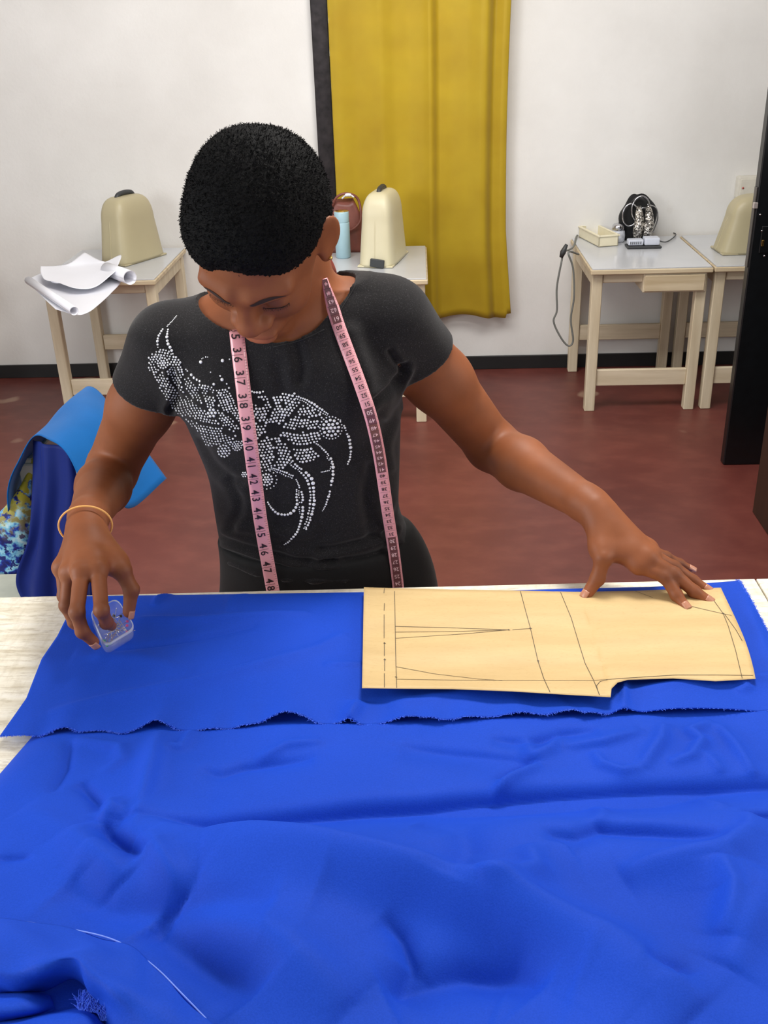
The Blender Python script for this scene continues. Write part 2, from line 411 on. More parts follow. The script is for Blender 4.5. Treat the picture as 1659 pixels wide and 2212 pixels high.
for i in range(NR+1):
    s = i/NR; wv = .11*(1-.55*s**2.2); dv = .045*(1-.75*s)+.006
    for j in range(NA):
        an = 2*math.pi*j/NA; c, s2 = math.cos(an), math.sin(an)
        V.append((wv*math.copysign(abs(c)**.6, c)*(1+.03*math.sin(3*an+s*5)), dv*math.copysign(abs(s2)**.7, s2)*(1+.08*math.sin(5*an+4*s)), .225*s+.012*math.sin(an*2+1)*s))
F = [(i*NA+j, i*NA+(j+1) % NA, (i+1)*NA+(j+1) % NA, (i+1)*NA+j) for i in range(NR) for j in range(NA)]+[tuple(range(NA))[::-1], tuple(NR*NA+j for j in range(NA))]
link('bag_body', mesh_arr('bag_body', V, F), M_leather, hb)
link('strap', tube_mesh('strap', catmull([(-.05, -.02, .2), (-.02, -.035, .25), (.03, -.03, .262), (.075, -.02, .23), (.08, -.045, .14), (.02, -.06, .10), (-.04, -.05, .13)], 6), .006, 8), M_leather, hb)
link('knot', tube_mesh('knot', catmull([(0, -.03, .24), (.02, -.035, .256), (.04, -.03, .255), (.055, -.03, .245)], 5), [.004]*5+[.008]*6+[.004]*5, 8), M_paper, hb)

# tray on right table
def pz3(px, py, z=.65): return PZ(px, py, z)
tr_ = empty('tray', tuple(pz3(1310, 530)[:2])+(.65,), 'long cream open plastic tray on the right table next to the black bag', 'tray')
A = pz3(1250, 512); B = pz3(1317, 547); Cc = pz3(1362, 535)
ux = (B-A); Lx = np.linalg.norm(ux); ang = math.atan2(ux[1], ux[0]); 
tr_.location = (A[0], A[1], .651); tr_.rotation_euler = (0, 0, ang)
M_tray = mat('cream_tray_plastic', srgb(226, 218, 190), .5, vary=.03)
Lx = .25; Wx = .095
bm = bmesh.new()
bx(bm, (0, 0, 0), (Lx, Wx, .006), .002)
for lo, hi in (((0, 0, .0), (Lx, .007, .05)), ((0, Wx-.007, 0), (Lx, Wx, .05)), ((0, 0, 0), (.007, Wx, .05)), ((Lx-.007, 0, 0), (Lx, Wx, .05))): bx(bm, lo, hi, .002)
link('tray_body', bm_mesh('tray_body', bm), M_tray, tr_, False)
bm = bmesh.new()
for lo, hi in (((-.005, -.005, .044), (Lx+.005, .007, .052)), ((-.005, Wx-.007, .044), (Lx+.005, Wx+.005, .052)), ((-.005, 0, .044), (.007, Wx, .052)), ((Lx-.007, 0, .044), (Lx+.005, Wx, .052))): bx(bm, lo, hi, .002)
link('tray_rim', bm_mesh('tray_rim', bm), M_tray, tr_, False)

# black bag and small silver things
def noisy_blob(name, r, n=32, amp=.1, seed=0):
    V = []; F = []
    for i in range(n+1):
        ph = math.pi*i/n
        for j in range(n*2):
            th = math.pi*j/n
            d = 1+amp*math.sin(3*th+seed)*math.sin(2*ph)+amp*.6*math.sin(5*ph+2*th+seed)
            V.append((r[0]*math.sin(ph)*math.cos(th)*d, r[1]*math.sin(ph)*math.sin(th)*d, r[2]*math.cos(ph)*d))
    m = n*2
    F = [(i*m+j, (i+1)*m+j, (i+1)*m+(j+1) % m, i*m+(j+1) % m) for i in range(n) for j in range(m)]
    return mesh_arr(name, V, F)
q = np.array([pz3(1361, 505)[0], 4.905, 0])
kb = empty('black_bag', (q[0], q[1]+.0, .65), 'slouchy black fabric bag with chrome ring handles on the right table', 'bag')
M_bfab = m_cloth('black_velour', srgb(18, 18, 20), .8, .3, 300)
o = link('pouch', noisy_blob('pouch', (.084, .05, .105), 28, .10, 1), M_bfab, kb); o.location = (0, 0, .098)
for dx, dz, rr in ((-.045, .125, .05), (.0, .15, .058), (.012, .12, .036)):
    link('ring_handle', tube_mesh('ring_handle', [(dx+rr*math.cos(a)*.7, -.058-.006*dx*10, dz+rr*math.sin(a)) for a in np.linspace(0, 2*math.pi, 30)[:-1]], .0035, 8, True), M_chrome, kb)
link('piping', tube_mesh('piping', catmull([(.03, -.05, .17), (.075, -.035, .15), (.088, -.03, .10), (.07, -.04, .04)], 6), .003, 6), M_chrome, kb)
ks = NT('silver_sequins'); vo = ks.n('ShaderNodeTexVoronoi'); vo.inputs['Scale'].default_value = 160; ks.l(ks.coord(), vo.inputs['Vector'])
ks.l(ks.ramp(vo.outputs['Color'], [(.3, srgb(70, 68, 66)), (.6, srgb(190, 184, 176)), (.8, srgb(240, 236, 230))]), ks.b.inputs['Base Color'])
ks.b.inputs['Metallic'].default_value = .8; ks.b.inputs['Roughness'].default_value = .3
nb = ks.n('ShaderNodeBump'); nb.inputs['Strength'].default_value = 1; nb.inputs['Distance'].default_value = .003; ks.l(vo.outputs['Distance'], nb.inputs['Height']); ks.l(nb.outputs[0], ks.b.inputs['Normal'])
q = PY(1386, 505, 4.82)
for dx, rz in ((-.022, .15), (.022, -.1)):
    sb = empty('sequin_shoe', (q[0], q[1]-.012, .65), ('left' if dx < 0 else 'right')+' one of the two upright silver sequinned shoes in front of the black bag', 'shoe')
    P = catmull([(dx, 0, .03), (dx, -.004, .06), (dx+.004, -.002, .10), (dx+.002, .01, .145), (dx, .02, .165)], 6)
    link('shoe_upper', tube_mesh('shoe_upper', P, [.012+.011*math.sin(math.pi*min(1, (i+4)/len(P))) for i in range(len(P))], 14), ks.m, sb)
q = PY(1336, 492, 4.87)
jar = empty('jar', (q[0], q[1]-.0, .65), 'small round silver-white jar at the left foot of the black bag', 'jar')
link('jar_body', lathe('jar_body', [(.026, 0), (.031, .006), (.033, .03), (.03, .05), (.026, .054)]), mat('milky_plastic', srgb(205, 208, 216), .3, vary=.25, scale=60), jar)
link('jar_lid', lathe('jar_lid', [(.028, .054), (.03, .057), (.029, .075), (.022, .083), (.012, .086), (.0, .0865)]), M_chrome, jar)
q = PY(1392, 522, 4.735)
ad = empty('power_adapter', (q[0]-.075, q[1]-.02, .651), 'flat white-grey plastic socket block in front of the black bag', 'adapter')
M_adp = mat('pale_grey_plastic', srgb(205, 210, 222), .4, vary=.03)
box('block', (0, 0, .012), (.068, .052, .036), M_adp, ad, .006, seg=2); box('block', (.072, -.004, .012), (.14, .056, .044), M_adp, ad, .006, seg=2)
box('mat', (-.006, -.018, 0), (.148, .06, .010), M_dkplastic, ad, .003)
for k in range(6): box('slot', (.008+k*.009, -.001, .018), (.012+k*.009, .001, .03), M_dkplastic, ad, 0)
M_cord = mat('grey_cable', srgb(110, 112, 108), .5)
def P3(px, py, Y): return PY(px, py, Y)
cd_ = empty('power_cable', tuple(P3(1215, 545, 4.36)), 'grey cable with black plug hanging off the left side of the right table', 'cable')
T = [pz3(1292, 497, .656), pz3(1275, 495, .66), pz3(1248, 507, .658), np.array([.70, 4.75, .655]), P3(1217, 545, 4.55), P3(1214, 560, 4.5), P3(1203, 620, 4.5), P3(1203, 670, 4.5), P3(1196, 695, 4.5), P3(1212, 730, 4.5), P3(1228, 747, 4.5), P3(1238, 735, 4.5), P3(1233, 690, 4.5), P3(1240, 640, 4.5), P3(1238, 580, 4.5), P3(1228, 545, 4.5), np.array([.705, 4.6, .655])]
link('cord', tube_mesh('cord', [Vector(p-np.array(cd_.location)) for p in catmull(T, 8)], .0042, 8), M_cord, cd_)
pl = [P3(1224, 528, 4.5), P3(1216, 545, 4.5), P3(1212, 556, 4.5)]
link('plug', tube_mesh('plug', [Vector(p-np.array(cd_.location)) for p in pl], [.007, .013, .008], 10), M_dkplastic, cd_)
T = [pz3(1405, 500, .655), pz3(1418, 493, .66), pz3(1440, 500, .655), pz3(1460, 506, .66), pz3(1445, 520, .655), pz3(1430, 522, .655), pz3(1408, 512, .656)]
c2 = link('thin_cable', tube_mesh('thin_cable', catmull(T, 8), .0025, 6), M_dkplastic); tag(c2, 'thin dark cable looping on the right table beside the black bag', 'cable')

# ---------------------------------------------------------------- papers on left table
def zz3(px, py, z): return PZ(px, py, z)
lp = [[zz3(75, 596, .665), zz3(130, 572, .668), zz3(190, 560, .668), zz3(250, 580, .668)],
      [zz3(62, 606, .672), zz3(130, 615, .655), zz3(190, 610, .653), zz3(262, 606, .66)],
      [zz3(92, 640, .668), zz3(140, 650, .655), zz3(200, 640, .653), zz3(240, 632, .653)],
      [zz3(120, 668, .66), zz3(165, 682, .652), zz3(190, 675, .652), zz3(215, 655, .652)]]
o = PS = link('paper_sheet', patch('paper_sheet', lp, 10, 10, lambda u, v: .003*np.sin(5*u+3*v)), M_paper); solid(o, .0012)
tag(o, 'large white paper sheet hanging over the corner of the left table', 'paper')
def roll(name, a, b, r, lab, turns=1.6):
    a = Vector(a); b = Vector(b); t = (b-a).normalized(); s = t.cross(Vector((0, 0, 1))).normalized(); up = s.cross(t)
    V = []; n = 44
    for e, p in ((0, a), (1, b)):
        for i in range(n+1):
            an = turns*2*math.pi*i/n; rr = r*(1-.12*i/n)
            V.append(p+s*math.cos(an)*rr+up*math.sin(an)*rr)
    F = [(i, i+1, n+2+i, n+1+i) for i in range(n)]
    o = link(name, mesh_arr(name, V, F), M_paper); solid(o, .001); o.parent = PS; return o
roll('rolled_edge', zz3(232, 582, .69), zz3(281, 600, .695), .030, 'rolled white paper tube lying at the right end of the paper sheets')
roll('rolled_edge', zz3(62, 606, .682), zz3(160, 672, .675), .017, 'long thin rolled paper edge at the front left of the paper sheets', 1.3)
up_ = [[zz3(88, 575, .71), zz3(120, 572, .69), zz3(150, 570, .69), zz3(182, 545, .72)],
       [zz3(88, 590, .70), zz3(130, 590, .682), zz3(180, 578, .680), zz3(225, 566, .70)],
       [zz3(97, 606, .69), zz3(140, 608, .682), zz3(200, 600, .682), zz3(262, 553, .715)],
       [zz3(118, 610, .69), zz3(160, 622, .685), zz3(205, 618, .685), zz3(250, 588, .71)]]
o = link('paper_sheet', patch('paper_sheet', up_, 10, 10, lambda u, v: .004*np.sin(6*u-2*v)), M_paper); solid(o, .0012)
tag(o, 'smaller curled white paper sheet lying on top of the large one', 'paper')

# ---------------------------------------------------------------- chair with draped cloths at left
ch = empty('chair', (-.80, 2.19, 0), 'white painted wooden chair draped with blue cloths behind the table, at left', 'chair')
M_chair = mat('white_chair_paint', srgb(205, 210, 196), .5, vary=.06)
for (a, b, h2) in ((-.08, -.13, .78), (-.08, .13, .78), (-.38, -.17, .45), (-.38, .17, .45)):
    box('leg', (a-.018, b-.018, 0), (a+.018, b+.018, h2), M_chair, ch)
box('seat', (-.41, -.23, .45), (-.10, .15, .475), M_chair, ch, .006); box('top_rail', (-.095, -.14, .755), (-.065, .14, .79), M_chair, ch)
box('seat_rail', (-.40, -.15, .41), (-.06, -.13, .449), M_chair, ch); box('seat_rail', (-.40, .11, .41), (-.06, .13, .449), M_chair, ch)
M_turq = m_cloth('turquoise_cotton', srgb(10, 92, 160), .75, .1, 900, spec=.15)
M_navy = m_cloth('deep_royal_cotton', srgb(14, 36, 112), .6, .1, 900, spec=.2)
cfold = lambda a, f1, f2: (lambda u, v: a*np.sin(f1*u+2*v)+a*.5*np.sin(f2*u+5*v))
tq = [[P3(18, 1105, 1.98), P3(35, 1010, 1.98), P3(75, 938, 2.0), P3(120, 960, 1.93), P3(175, 1040, 1.88)],
      [P3(60, 1040, 2.12), P3(80, 960, 2.1), P3(110, 905, 2.1), P3(170, 940, 2.0), P3(250, 1080, 1.93)],
      [P3(110, 960, 2.2), P3(120, 900, 2.2), P3(150, 862, 2.2), P3(235, 920, 2.1), P3(290, 1095, 2.0)],
      [P3(150, 880, 2.3), P3(160, 860, 2.31), P3(192, 838, 2.32), P3(255, 900, 2.25), P3(362, 1030, 2.15)]]
o = link('turquoise_cloth', patch('turquoise_cloth', tq, 12, 12, cfold(.006, 9, 17)), M_turq); solid(o, .002); tag(o, 'turquoise cloth draped over the back of the white chair', 'cloth')
nv_ = [[P3(72, 950, 2.03), P3(74, 1060, 2.0), P3(66, 1160, 1.98), P3(35, 1255, 1.98), P3(60, 1330, 1.98)],
       [P3(95, 958, 1.99), P3(105, 1060, 1.97), P3(105, 1160, 1.96), P3(110, 1255, 1.95), P3(120, 1340, 1.95)],
       [P3(150, 975, 1.97), P3(165, 1070, 1.96), P3(160, 1160, 1.95), P3(165, 1255, 1.94), P3(170, 1340, 1.94)],
       [P3(165, 1050, 1.97), P3(200, 1110, 1.97), P3(205, 1180, 1.97), P3(210, 1260, 1.97), P3(215, 1340, 1.97)]]
o = link('navy_cloth', patch('navy_cloth', nv_, 12, 14, lambda u, v: .008*np.sin(v*22+u*4)*(.4+u)), M_navy); solid(o, .002); tag(o, 'deep blue shiny cloth hanging from the chair back below the turquoise one', 'cloth')
kp = NT('printed_floral_cloth'); v = kp.coord((1, 1, 1)); vd = kp.noise(v, 12, 5)
n = kp.noise(v, 44, 4, .55); n2 = kp.noise(kp.coord((1, 1, 1), rot=(1, .5, 2)), 60, 3); n3 = kp.noise(v, 5, 1)
c = kp.ramp(n, [(.40, srgb(10, 22, 100)), (.47, srgb(22, 60, 170)), (.55, srgb(120, 195, 225)), (.66, srgb(190, 225, 235))])
c = kp.mix(kp.ramp(n2, [(.54, (0, 0, 0, 1)), (.57, (1, 1, 1, 1))]), c, srgb(18, 30, 110))
sp = kp.n('ShaderNodeSeparateXYZ'); kp.l(v, sp.inputs[0])
mr = kp.n('ShaderNodeMapRange'); mr.inputs['From Min'].default_value = .62; mr.inputs['From Max'].default_value = .72; kp.l(sp.outputs[2], mr.inputs['Value'])
yel = kp.mix(kp.ramp(n2, [(.44, (0, 0, 0, 1)), (.50, (1, 1, 1, 1))]), c, srgb(190, 180, 50)); c = kp.mix(mr.outputs[0], c, yel)
kp.l(c, kp.b.inputs['Base Color']); kp.b.inputs['Roughness'].default_value = .7
pt = [[P3(72, 985, 2.05), P3(68, 1080, 2.02), P3(72, 1160, 2.0), P3(72, 1240, 2.0)],
      [P3(55, 1010, 2.05), P3(40, 1085, 2.0), P3(35, 1165, 1.98), P3(40, 1240, 1.98)],
      [P3(35, 1070, 2.05), P3(5, 1105, 2.0), P3(-5, 1170, 1.98), P3(-10, 1240, 1.98)],
      [P3(0, 1110, 2.08), P3(-30, 1140, 2.05), P3(-40, 1180, 2.02), P3(-45, 1240, 2.0)]]
o = link('printed_cloth', patch('printed_cloth', pt, 10, 10, cfold(.005, 8, 15)), kp.m); solid(o, .002); tag(o, 'blue, white and yellow floral printed cloth hanging at the left edge', 'cloth')

# ---------------------------------------------------------------- work table
TZ = .95
wt = empty('cutting_table', (0, .8, 0), 'large whitewashed wooden cutting table in the foreground', 'table')
def tl(P): return (P[0], P[1]-.8, P[2])
fl = PZ(0, 1290, TZ); fr = PZ(1659, 1249, TZ); sl = (fr[1]-fl[1])/(fr[0]-fl[0])
def far(x): return fl[1]+(x-fl[0])*sl-.8
sx = PZ(1632, 1250, TZ)[0]; sx2 = PZ(1659, 1292, TZ); 
seams = [-1.15, -.01-.62, sx, 1.05]
near = -.50
for a, b in ((-1.15, sx), (sx, 1.05)):
    V = []
    for z in (TZ-.03, TZ):
        V += [(a+.001, near, z), (b-.001, near, z), (b-.001, far(b), z), (a+.001, far(a), z)]
    me = mesh_arr('board', V, [(0, 3, 2, 1), (4, 5, 6, 7), (0, 1, 5, 4), (1, 2, 6, 5), (2, 3, 7, 6), (3, 0, 4, 7)])
    o = link('board', me, M_white_board, wt, False); bv = o.modifiers.new('bevel', 'BEVEL'); bv.width = .0015; bv.segments = 2
for x in (-1.08, .98):
    for y in (-.44, .30): box('leg', (x-.035, y-.035, 0), (x+.035, y+.035, TZ-.031), M_pine, wt, .004)
for y in (-.44, .30): box('apron', (-1.045, y-.012, TZ-.12), (.945, y+.012, TZ-.031), M_pine_x, wt)
for x in (-1.08, .98): box('side_apron', (x-.012, -.405, TZ-.12), (x+.012, .265, TZ-.031), M_pine, wt)
# ---------------------------------------------------------------- blue cloth
def mkstrokes(L):
    out = []
    for pts, amp, wf, wn in L:
        P = np.array([PZ(x, y, TZ)[:2] for x, y in pts]); out.append((P, amp, wf, wn))
    return out
def strokes_h(X, Y, S):
    Z = np.zeros_like(X)
    for P, amp, wf, wn in S:
        best = np.full(X.shape, 1e9); sgn = np.zeros_like(X); tt = np.zeros_like(X)
        n = len(P)-1; seg = np.linalg.norm(np.diff(P, axis=0), axis=1); tot = seg.sum(); acc = 0
        for i in range(n):
            d = P[i+1]-P[i]; L2 = d@d+1e-12
            t = np.clip(((X-P[i, 0])*d[0]+(Y-P[i, 1])*d[1])/L2, 0, 1)
            ex = X-P[i, 0]-t*d[0]; ey = Y-P[i, 1]-t*d[1]; dd = np.hypot(ex, ey)
            m = dd < best; best = np.where(m, dd, best)
            # 'far' side = +Y side of the stroke
            s = np.sign((d[0]*ey-d[1]*ex)*(1 if d[0] >= 0 else -1)); sgn = np.where(m, s, sgn); tt = np.where(m, (acc+t*seg[i])/tot, tt); acc += seg[i]
        w = np.where(sgn > 0, wf, wn)
        tap = np.clip(np.sin(math.pi*np.clip(tt, .0, 1)), 0, 1)**.5*.9+.1
        Z += amp*tap/(1+(best/w)**2)**1.3
    return Z
def vnoise(X, Y, sc, seed):
    r = np.random.default_rng(seed); G = r.uniform(-1, 1, (64, 64)); x = X/sc+20; y = Y/sc+20
    xi = np.floor(x).astype(int); yi = np.floor(y).astype(int); fx = x-xi; fy = y-yi
    fx = fx*fx*(3-2*fx); fy = fy*fy*(3-2*fy); g = lambda a, b: G[a % 64, b % 64]
    return (g(xi, yi)*(1-fx)+g(xi+1, yi)*fx)*(1-fy)+(g(xi, yi+1)*(1-fx)+g(xi+1, yi+1)*fx)*fy
LOW = mkstrokes([
 ([(450,1900),(900,1862),(1300,1832),(1750,1815)], .013, .045, .07),
 ([(700,2010),(1000,2080),(1250,2180)], -.008, .03, .04),
 ([(310,1808),(480,1812),(600,1803),(830,1777),(1000,1757),(1200,1740),(1420,1727),(1659,1720),(1850,1712)], -.013, .008, .05),
 ([(290,1800),(400,1855),(480,1880),(620,1910),(830,1955),(950,1980),(1080,2010),(1200,2060),(1310,2110),(1430,2190),(1500,2250)], .020, .022, .05),
 ([(150,1960),(250,2005),(430,2020),(600,2050)], -.010, .02, .03),
 ([(228,1822),(245,1840),(285,1872),(330,1910)], -.010, .008, .012),
 ([(310,1860),(345,1905),(370,1950),(400,2000)], .009, .014, .014),
 ([(170,1830),(220,1890),(270,1960)], .008, .02, .02),
 ([(330,2040),(420,2100),(520,2180),(560,2230)], -.014, .02, .025),
 ([(400,2010),(520,2080),(640,2150),(760,2240)], .012, .03, .03),
 ([(1185,1880),(1190,1862),(1240,1864),(1290,1838),(1400,1845),(1560,1872)], -.008, .007, .018),
 ([(1135,1895),(1150,1925),(1158,1945),(1100,1985),(1030,1998)], .007, .012, .014),
 ([(1340,1950),(1400,1932),(1530,1915),(1570,1895),(1608,1865),(1612,1815)], .009, .012, .02),
 ([(1545,1940),(1568,2000),(1562,2040),(1545,2095)], .009, .010, .012),
 ([(1655,1960),(1620,2050),(1560,2160)], .008, .02, .02),
 ([(830,2050),(870,2080),(892,2130),(850,2195)], -.007, .008, .010),
 ([(830,2205),(930,2160),(1000,2138),(1110,2142),(1170,2190)], -.012, .014, .03),
 ([(1380,2140),(1450,2160),(1470,2190)], -.006, .01, .01),
 ([(1600,1806),(1630,1803),(1680,1800)], -.006, .005, .012),
 ([(870,1634),(1000,1650),(1140,1668)], -.004, .006, .03),
 ([(1140,1620),(1142,1668)], .004, .008, .008),
 ([(1215,1605),(1185,1645),(1143,1670)], .005, .006, .008),
 ([(1060,1618),(1140,1628),(1215,1602),(1290,1598)], -.005, .006, .014),
 ([(1215,1638),(1300,1634),(1385,1606)], .005, .012, .006),
 ([(1432,1588),(1425,1630),(1385,1688)], .006, .010, .007),
 ([(1385,1688),(1340,1695),(1300,1680),(1280,1650)], .004, .006, .006),
 ([(1535,1580),(1488,1608),(1513,1630),(1490,1665),(1440,1680)], .006, .007, .007),
 ([(1545,1585),(1585,1640),(1625,1705)], .005, .007, .007),
 ([(1060,1748),(1100,1712),(1165,1678)], .006, .005, .007),
 ([(1075,1712),(1110,1690),(1160,1665)], -.004, .006, .006),
 ([(1520,1655),(1555,1700)], .003, .006, .006),
 ([(1500,1740),(1560,1790)], .003, .008, .008),
 ([(1290,1745),(1300,1790),(1285,1830)], .003, .008, .008),
 ([(160,1618),(150,1680),(118,1745)], -.004, .005, .006),
 ([(160,1620),(210,1630),(262,1638),(268,1670),(225,1702)], .004, .006, .007),
 ([(350,1600),(335,1680),(318,1750),(300,1805)], .008, .010, .014),
 ([(420,1600),(395,1640),(360,1640)], .004, .006, .006),
 ([(440,1690),(480,1700),(530,1680),(600,1672),(680,1666)], -.005, .006, .012),
 ([(700,1632),(620,1640),(560,1668)], .004, .008, .006),
 ([(180,1720),(215,1760),(225,1790)], -.006, .008, .008),
 ([(240,1760),(250,1790),(230,1815)], .006, .008, .008),
 ([(0,1895),(80,1888)], -.003, .004, .006),
 ([(60,1780),(150,1840),(200,1930)], .004, .02, .02),
 ([(900,1820),(1000,1850),(1010,1900),(960,2000)], -.006, .02, .02),
])
UP = mkstrokes([
 ([(110,1562),(250,1530),(420,1500),(560,1463),(690,1422),(745,1388)], .0045, .007, .014),
 ([(240,1430),(340,1412),(450,1392),(560,1372)], -.003, .005, .008),
 ([(300,1358),(430,1362),(560,1352),(670,1346)], .004, .006, .010),
 ([(490,1355),(500,1312),(540,1300)], .002, .006, .006),
 ([(335,1330),(345,1312),(375,1298)], .003, .004, .004),
 ([(700,1458),(785,1456)], .002, .004, .006),
 ([(755,1582),(772,1555),(776,1540)], .005, .007, .008),
 ([(840,1545),(1000,1522),(1250,1492)], .003, .007, .012),
 ([(1350,1520),(1480,1500),(1600,1490),(1700,1480)], .003, .006, .012),
 ([(1590,1485),(1610,1510),(1590,1520)], .003, .006, .006),
 ([(1346,1475),(1346,1562)], .0035, .003, .003),
 ([(1600,1300),(1640,1400),(1680,1500)], .002, .01, .01),
 ([(160,1440),(300,1440),(420,1475)], .002, .02, .02),
])
bl = empty('blue_cloth', (0, .8, TZ), 'large wrinkled royal blue cloth spread in layers over the cutting table', 'cloth')
O_bl = np.array([0, .8, TZ])
def hgrid(name, top, bot, nv, zf, m, parent, org, nper=.004, t=.0012):
    top = np.array([PZ(x, y, TZ)[:2] for x, y in top]); bot = np.array([PZ(x, y, TZ)[:2] for x, y in bot])
    def res(P, s): 
        L = np.r_[0, np.cumsum(np.linalg.norm(np.diff(P, axis=0), axis=1))]; return np.stack([np.interp(s*L[-1], L, P[:, k]) for k in (0, 1)], -1), L[-1]
    nU = int(max(res(top, np.array([0]))[1], res(bot, np.array([0]))[1])/nper); s = np.linspace(0, 1, nU)
    A = res(top, s)[0]; B = res(bot, s)[0]; v = np.linspace(0, 1, nv)[None, :, None]
    G = A[:, None]*(1-v)+B[:, None]*v; Z = zf(G[..., 0], G[..., 1], s[:, None]+0*G[..., 0], v[..., 0]+0*G[..., 0])
    P = np.concatenate([G, Z[..., None]], -1)-org
    idx = np.arange(nU*nv).reshape(nU, nv)
    F = np.stack([idx[:-1, :-1], idx[:-1, 1:], idx[1:, 1:], idx[1:, :-1]], -1).reshape(-1, 4)
    o = link(name, mesh_arr(name, P.reshape(-1, 3), F), m, parent); solid(o, t, 1); return o
def HEMY(X):
    P = np.array([PZ(x, y, TZ)[:2] for x, y in ((-200,1615),(5,1612),(600,1596),(1345,1568),(2100,1545))]); return np.interp(X, P[:, 0], P[:, 1])
def zlow(X, Y, u, v):
    near = np.clip((1.0-Y)/.45, 0, 1)
    n = vnoise(X, Y, .11, 1)*.004+vnoise(X+.3*Y, Y*1.6, .045, 2)*.0012
    n += near*(.006+vnoise(X, Y*1.3, .16, 3)*.008+vnoise(X+Y, Y-.4*X, .07, 9)*.003)
    z = TZ+.005+np.clip(n, -.002, 1)*1.1+strokes_h(X, Y, LOW)*(1.6+.5*near)+.02*near
    cap = np.clip((Y-1590*0-HEMY(X))/.02, 0, 1); z = z*(1-cap)+np.minimum(z, TZ+.008)*cap
    le = np.exp(-u/.02); z = z*(1-le)+le*(TZ+.002)
    return np.maximum(z, TZ+.0015)
hgrid('lower_layer', [(172,1480),(400,1470),(900,1460),(1659,1450),(2100,1440)], [(-640,2420),(300,2420),(900,2420),(1659,2420),(2100,2420)], 240, zlow, M_blue, bl, O_bl, .0035)
hem = [(5,1610),(45,1612),(100,1608),(150,1597),(175,1605),(230,1600),(270,1605),(310,1594),(340,1585),(365,1592),(385,1598),(425,1600),(480,1597),(540,1592),(585,1582),(620,1576),(660,1580),(690,1590),(735,1588),(755,1583),(780,1590),(830,1585),(900,1577),(950,1583),(1000,1578),(1060,1574),(1090,1573),(1140,1570),(1180,1573),(1235,1564),(1260,1572),(1320,1567),(1345,1562),(1430,1564),(1560,1560),(1659,1556),(1900,1550)]
lifts = [(PZ(x, 1590, TZ)[0], a, w) for x, a, w in ((345,.007,.018),(160,.004,.015),(625,.009,.03),(755,.005,.012),(900,.006,.03),(1000,.004,.02),(1235,.008,.03),(1120,.006,.02),(1345,.003,.02),(1500,.004,.06))]
def zup(X, Y, u, v):
    z = TZ+.0135+vnoise(X, Y, .09, 5)*.0012+strokes_h(X, Y, UP)*2.0
    e = np.zeros_like(X)
    for x0, a, w in lifts: e += a*np.exp(-((X-x0)/w)**2)
    e += .0015*np.sin(X*90+3*np.sin(X*31))
    z = z+e*np.exp(-(1-v)/.10)
    far = np.exp(-v/.03); left = np.exp(-u/.02)*(1-.2*v)
    return z*(1-far)*(1)+far*(TZ+.0035)
topc = [(156,1297),(400,1294),(785,1288),(1000,1286),(1220,1281),(1400,1277),(1591,1263),(1592,1264),(1625,1330),(1659,1396),(1720,1500)]
# left edge of the upper layer is the bent raw edge: built into the boundary by sampling
lft = [(156,1297),(150,1350),(128,1395),(95,1445),(62,1530),(30,1575),(5,1610)]
def hupper():
    top = np.array([PZ(x, y, TZ)[:2] for x, y in topc[:7]]); bot = np.array([PZ(x, y, TZ)[:2] for x, y in hem])
    L = np.array([PZ(x, y, TZ)[:2] for x, y in lft]); R = np.array([PZ(x, y, TZ)[:2] for x, y in [(1591,1263),(1625,1330),(1659,1396),(1760,1480),(1900,1550)]])
    def res(P, s):
        q = np.r_[0, np.cumsum(np.linalg.norm(np.diff(P, axis=0), axis=1))]; return np.stack([np.interp(s*q[-1], q, P[:, k]) for k in (0, 1)], -1)
    nU, nV = 330, 110; s = np.linspace(0, 1, nU); v = np.linspace(0, 1, nV)
    T, B, Lf, Rt = res(top, s), res(bot, s), res(L, v), res(R, v)
    S = s[:, None, None]; Vv = v[None, :, None]
    G = (1-Vv)*T[:, None]+Vv*B[:, None]+(1-S)*Lf[None]+S*Rt[None]-((1-S)*(1-Vv)*T[0]+S*(1-Vv)*T[-1]+(1-S)*Vv*B[0]+S*Vv*B[-1])
    Z = zup(G[..., 0], G[..., 1], s[:, None]+0*G[..., 0], v[None]+0*G[..., 0])
    P = np.concatenate([G, Z[..., None]], -1)
    idx = np.arange(nU*nV).reshape(nU, nV)
    F = np.stack([idx[:-1, :-1], idx[:-1, 1:], idx[1:, 1:], idx[1:, :-1]], -1).reshape(-1, 4)
    o = link('upper_layer', mesh_arr('upper_layer', P.reshape(-1, 3)-O_bl, F), M_blue, bl); solid(o, .0012, 1)
    return P
PU = hupper()
# frayed threads of the raw edges
def strands(name, starts, dirs, lens, m, parent, org, r=.00035):
    V = []; F = []
    for s, d, L in zip(starts, dirs, lens):
        d = np.asarray(d, float); d /= np.linalg.norm(d); side = np.cross(d, [0, 0, 1.]); side /= np.linalg.norm(side)+1e-9; up = np.cross(side, d)
        p = [s, s+d*L*.5+side*rng.normal()*L*.15+up*rng.normal()*L*.1, s+d*L+side*rng.normal()*L*.3+up*rng.normal()*L*.2]
        b = len(V)
        for k, q in enumerate(p):
            for a in range(3): V.append(q+(side*math.cos(a*2.09)+up*math.sin(a*2.09))*r*(1-.25*k)-org)
        for k in range(2):
            for a in range(3): F.append((b+k*3+a, b+k*3+(a+1) % 3, b+k*3+3+(a+1) % 3, b+k*3+3+a))
    o = link(name, mesh_arr(name, np.array(V), np.array(F)), m, parent); o['kind'] = 'stuff'; return o
st = []; dr = []
for i in range(0, 330):
    lim = 4 if i/330 < .70 else 1
    for k in range(lim):
        b = PU[i, -1]; st.append(b+np.array([rng.uniform(-.0025, .0025), 0, .0008])); dr.append((rng.normal()*.7, -1, rng.uniform(-.1, .5)))
R_ = PU[-1]
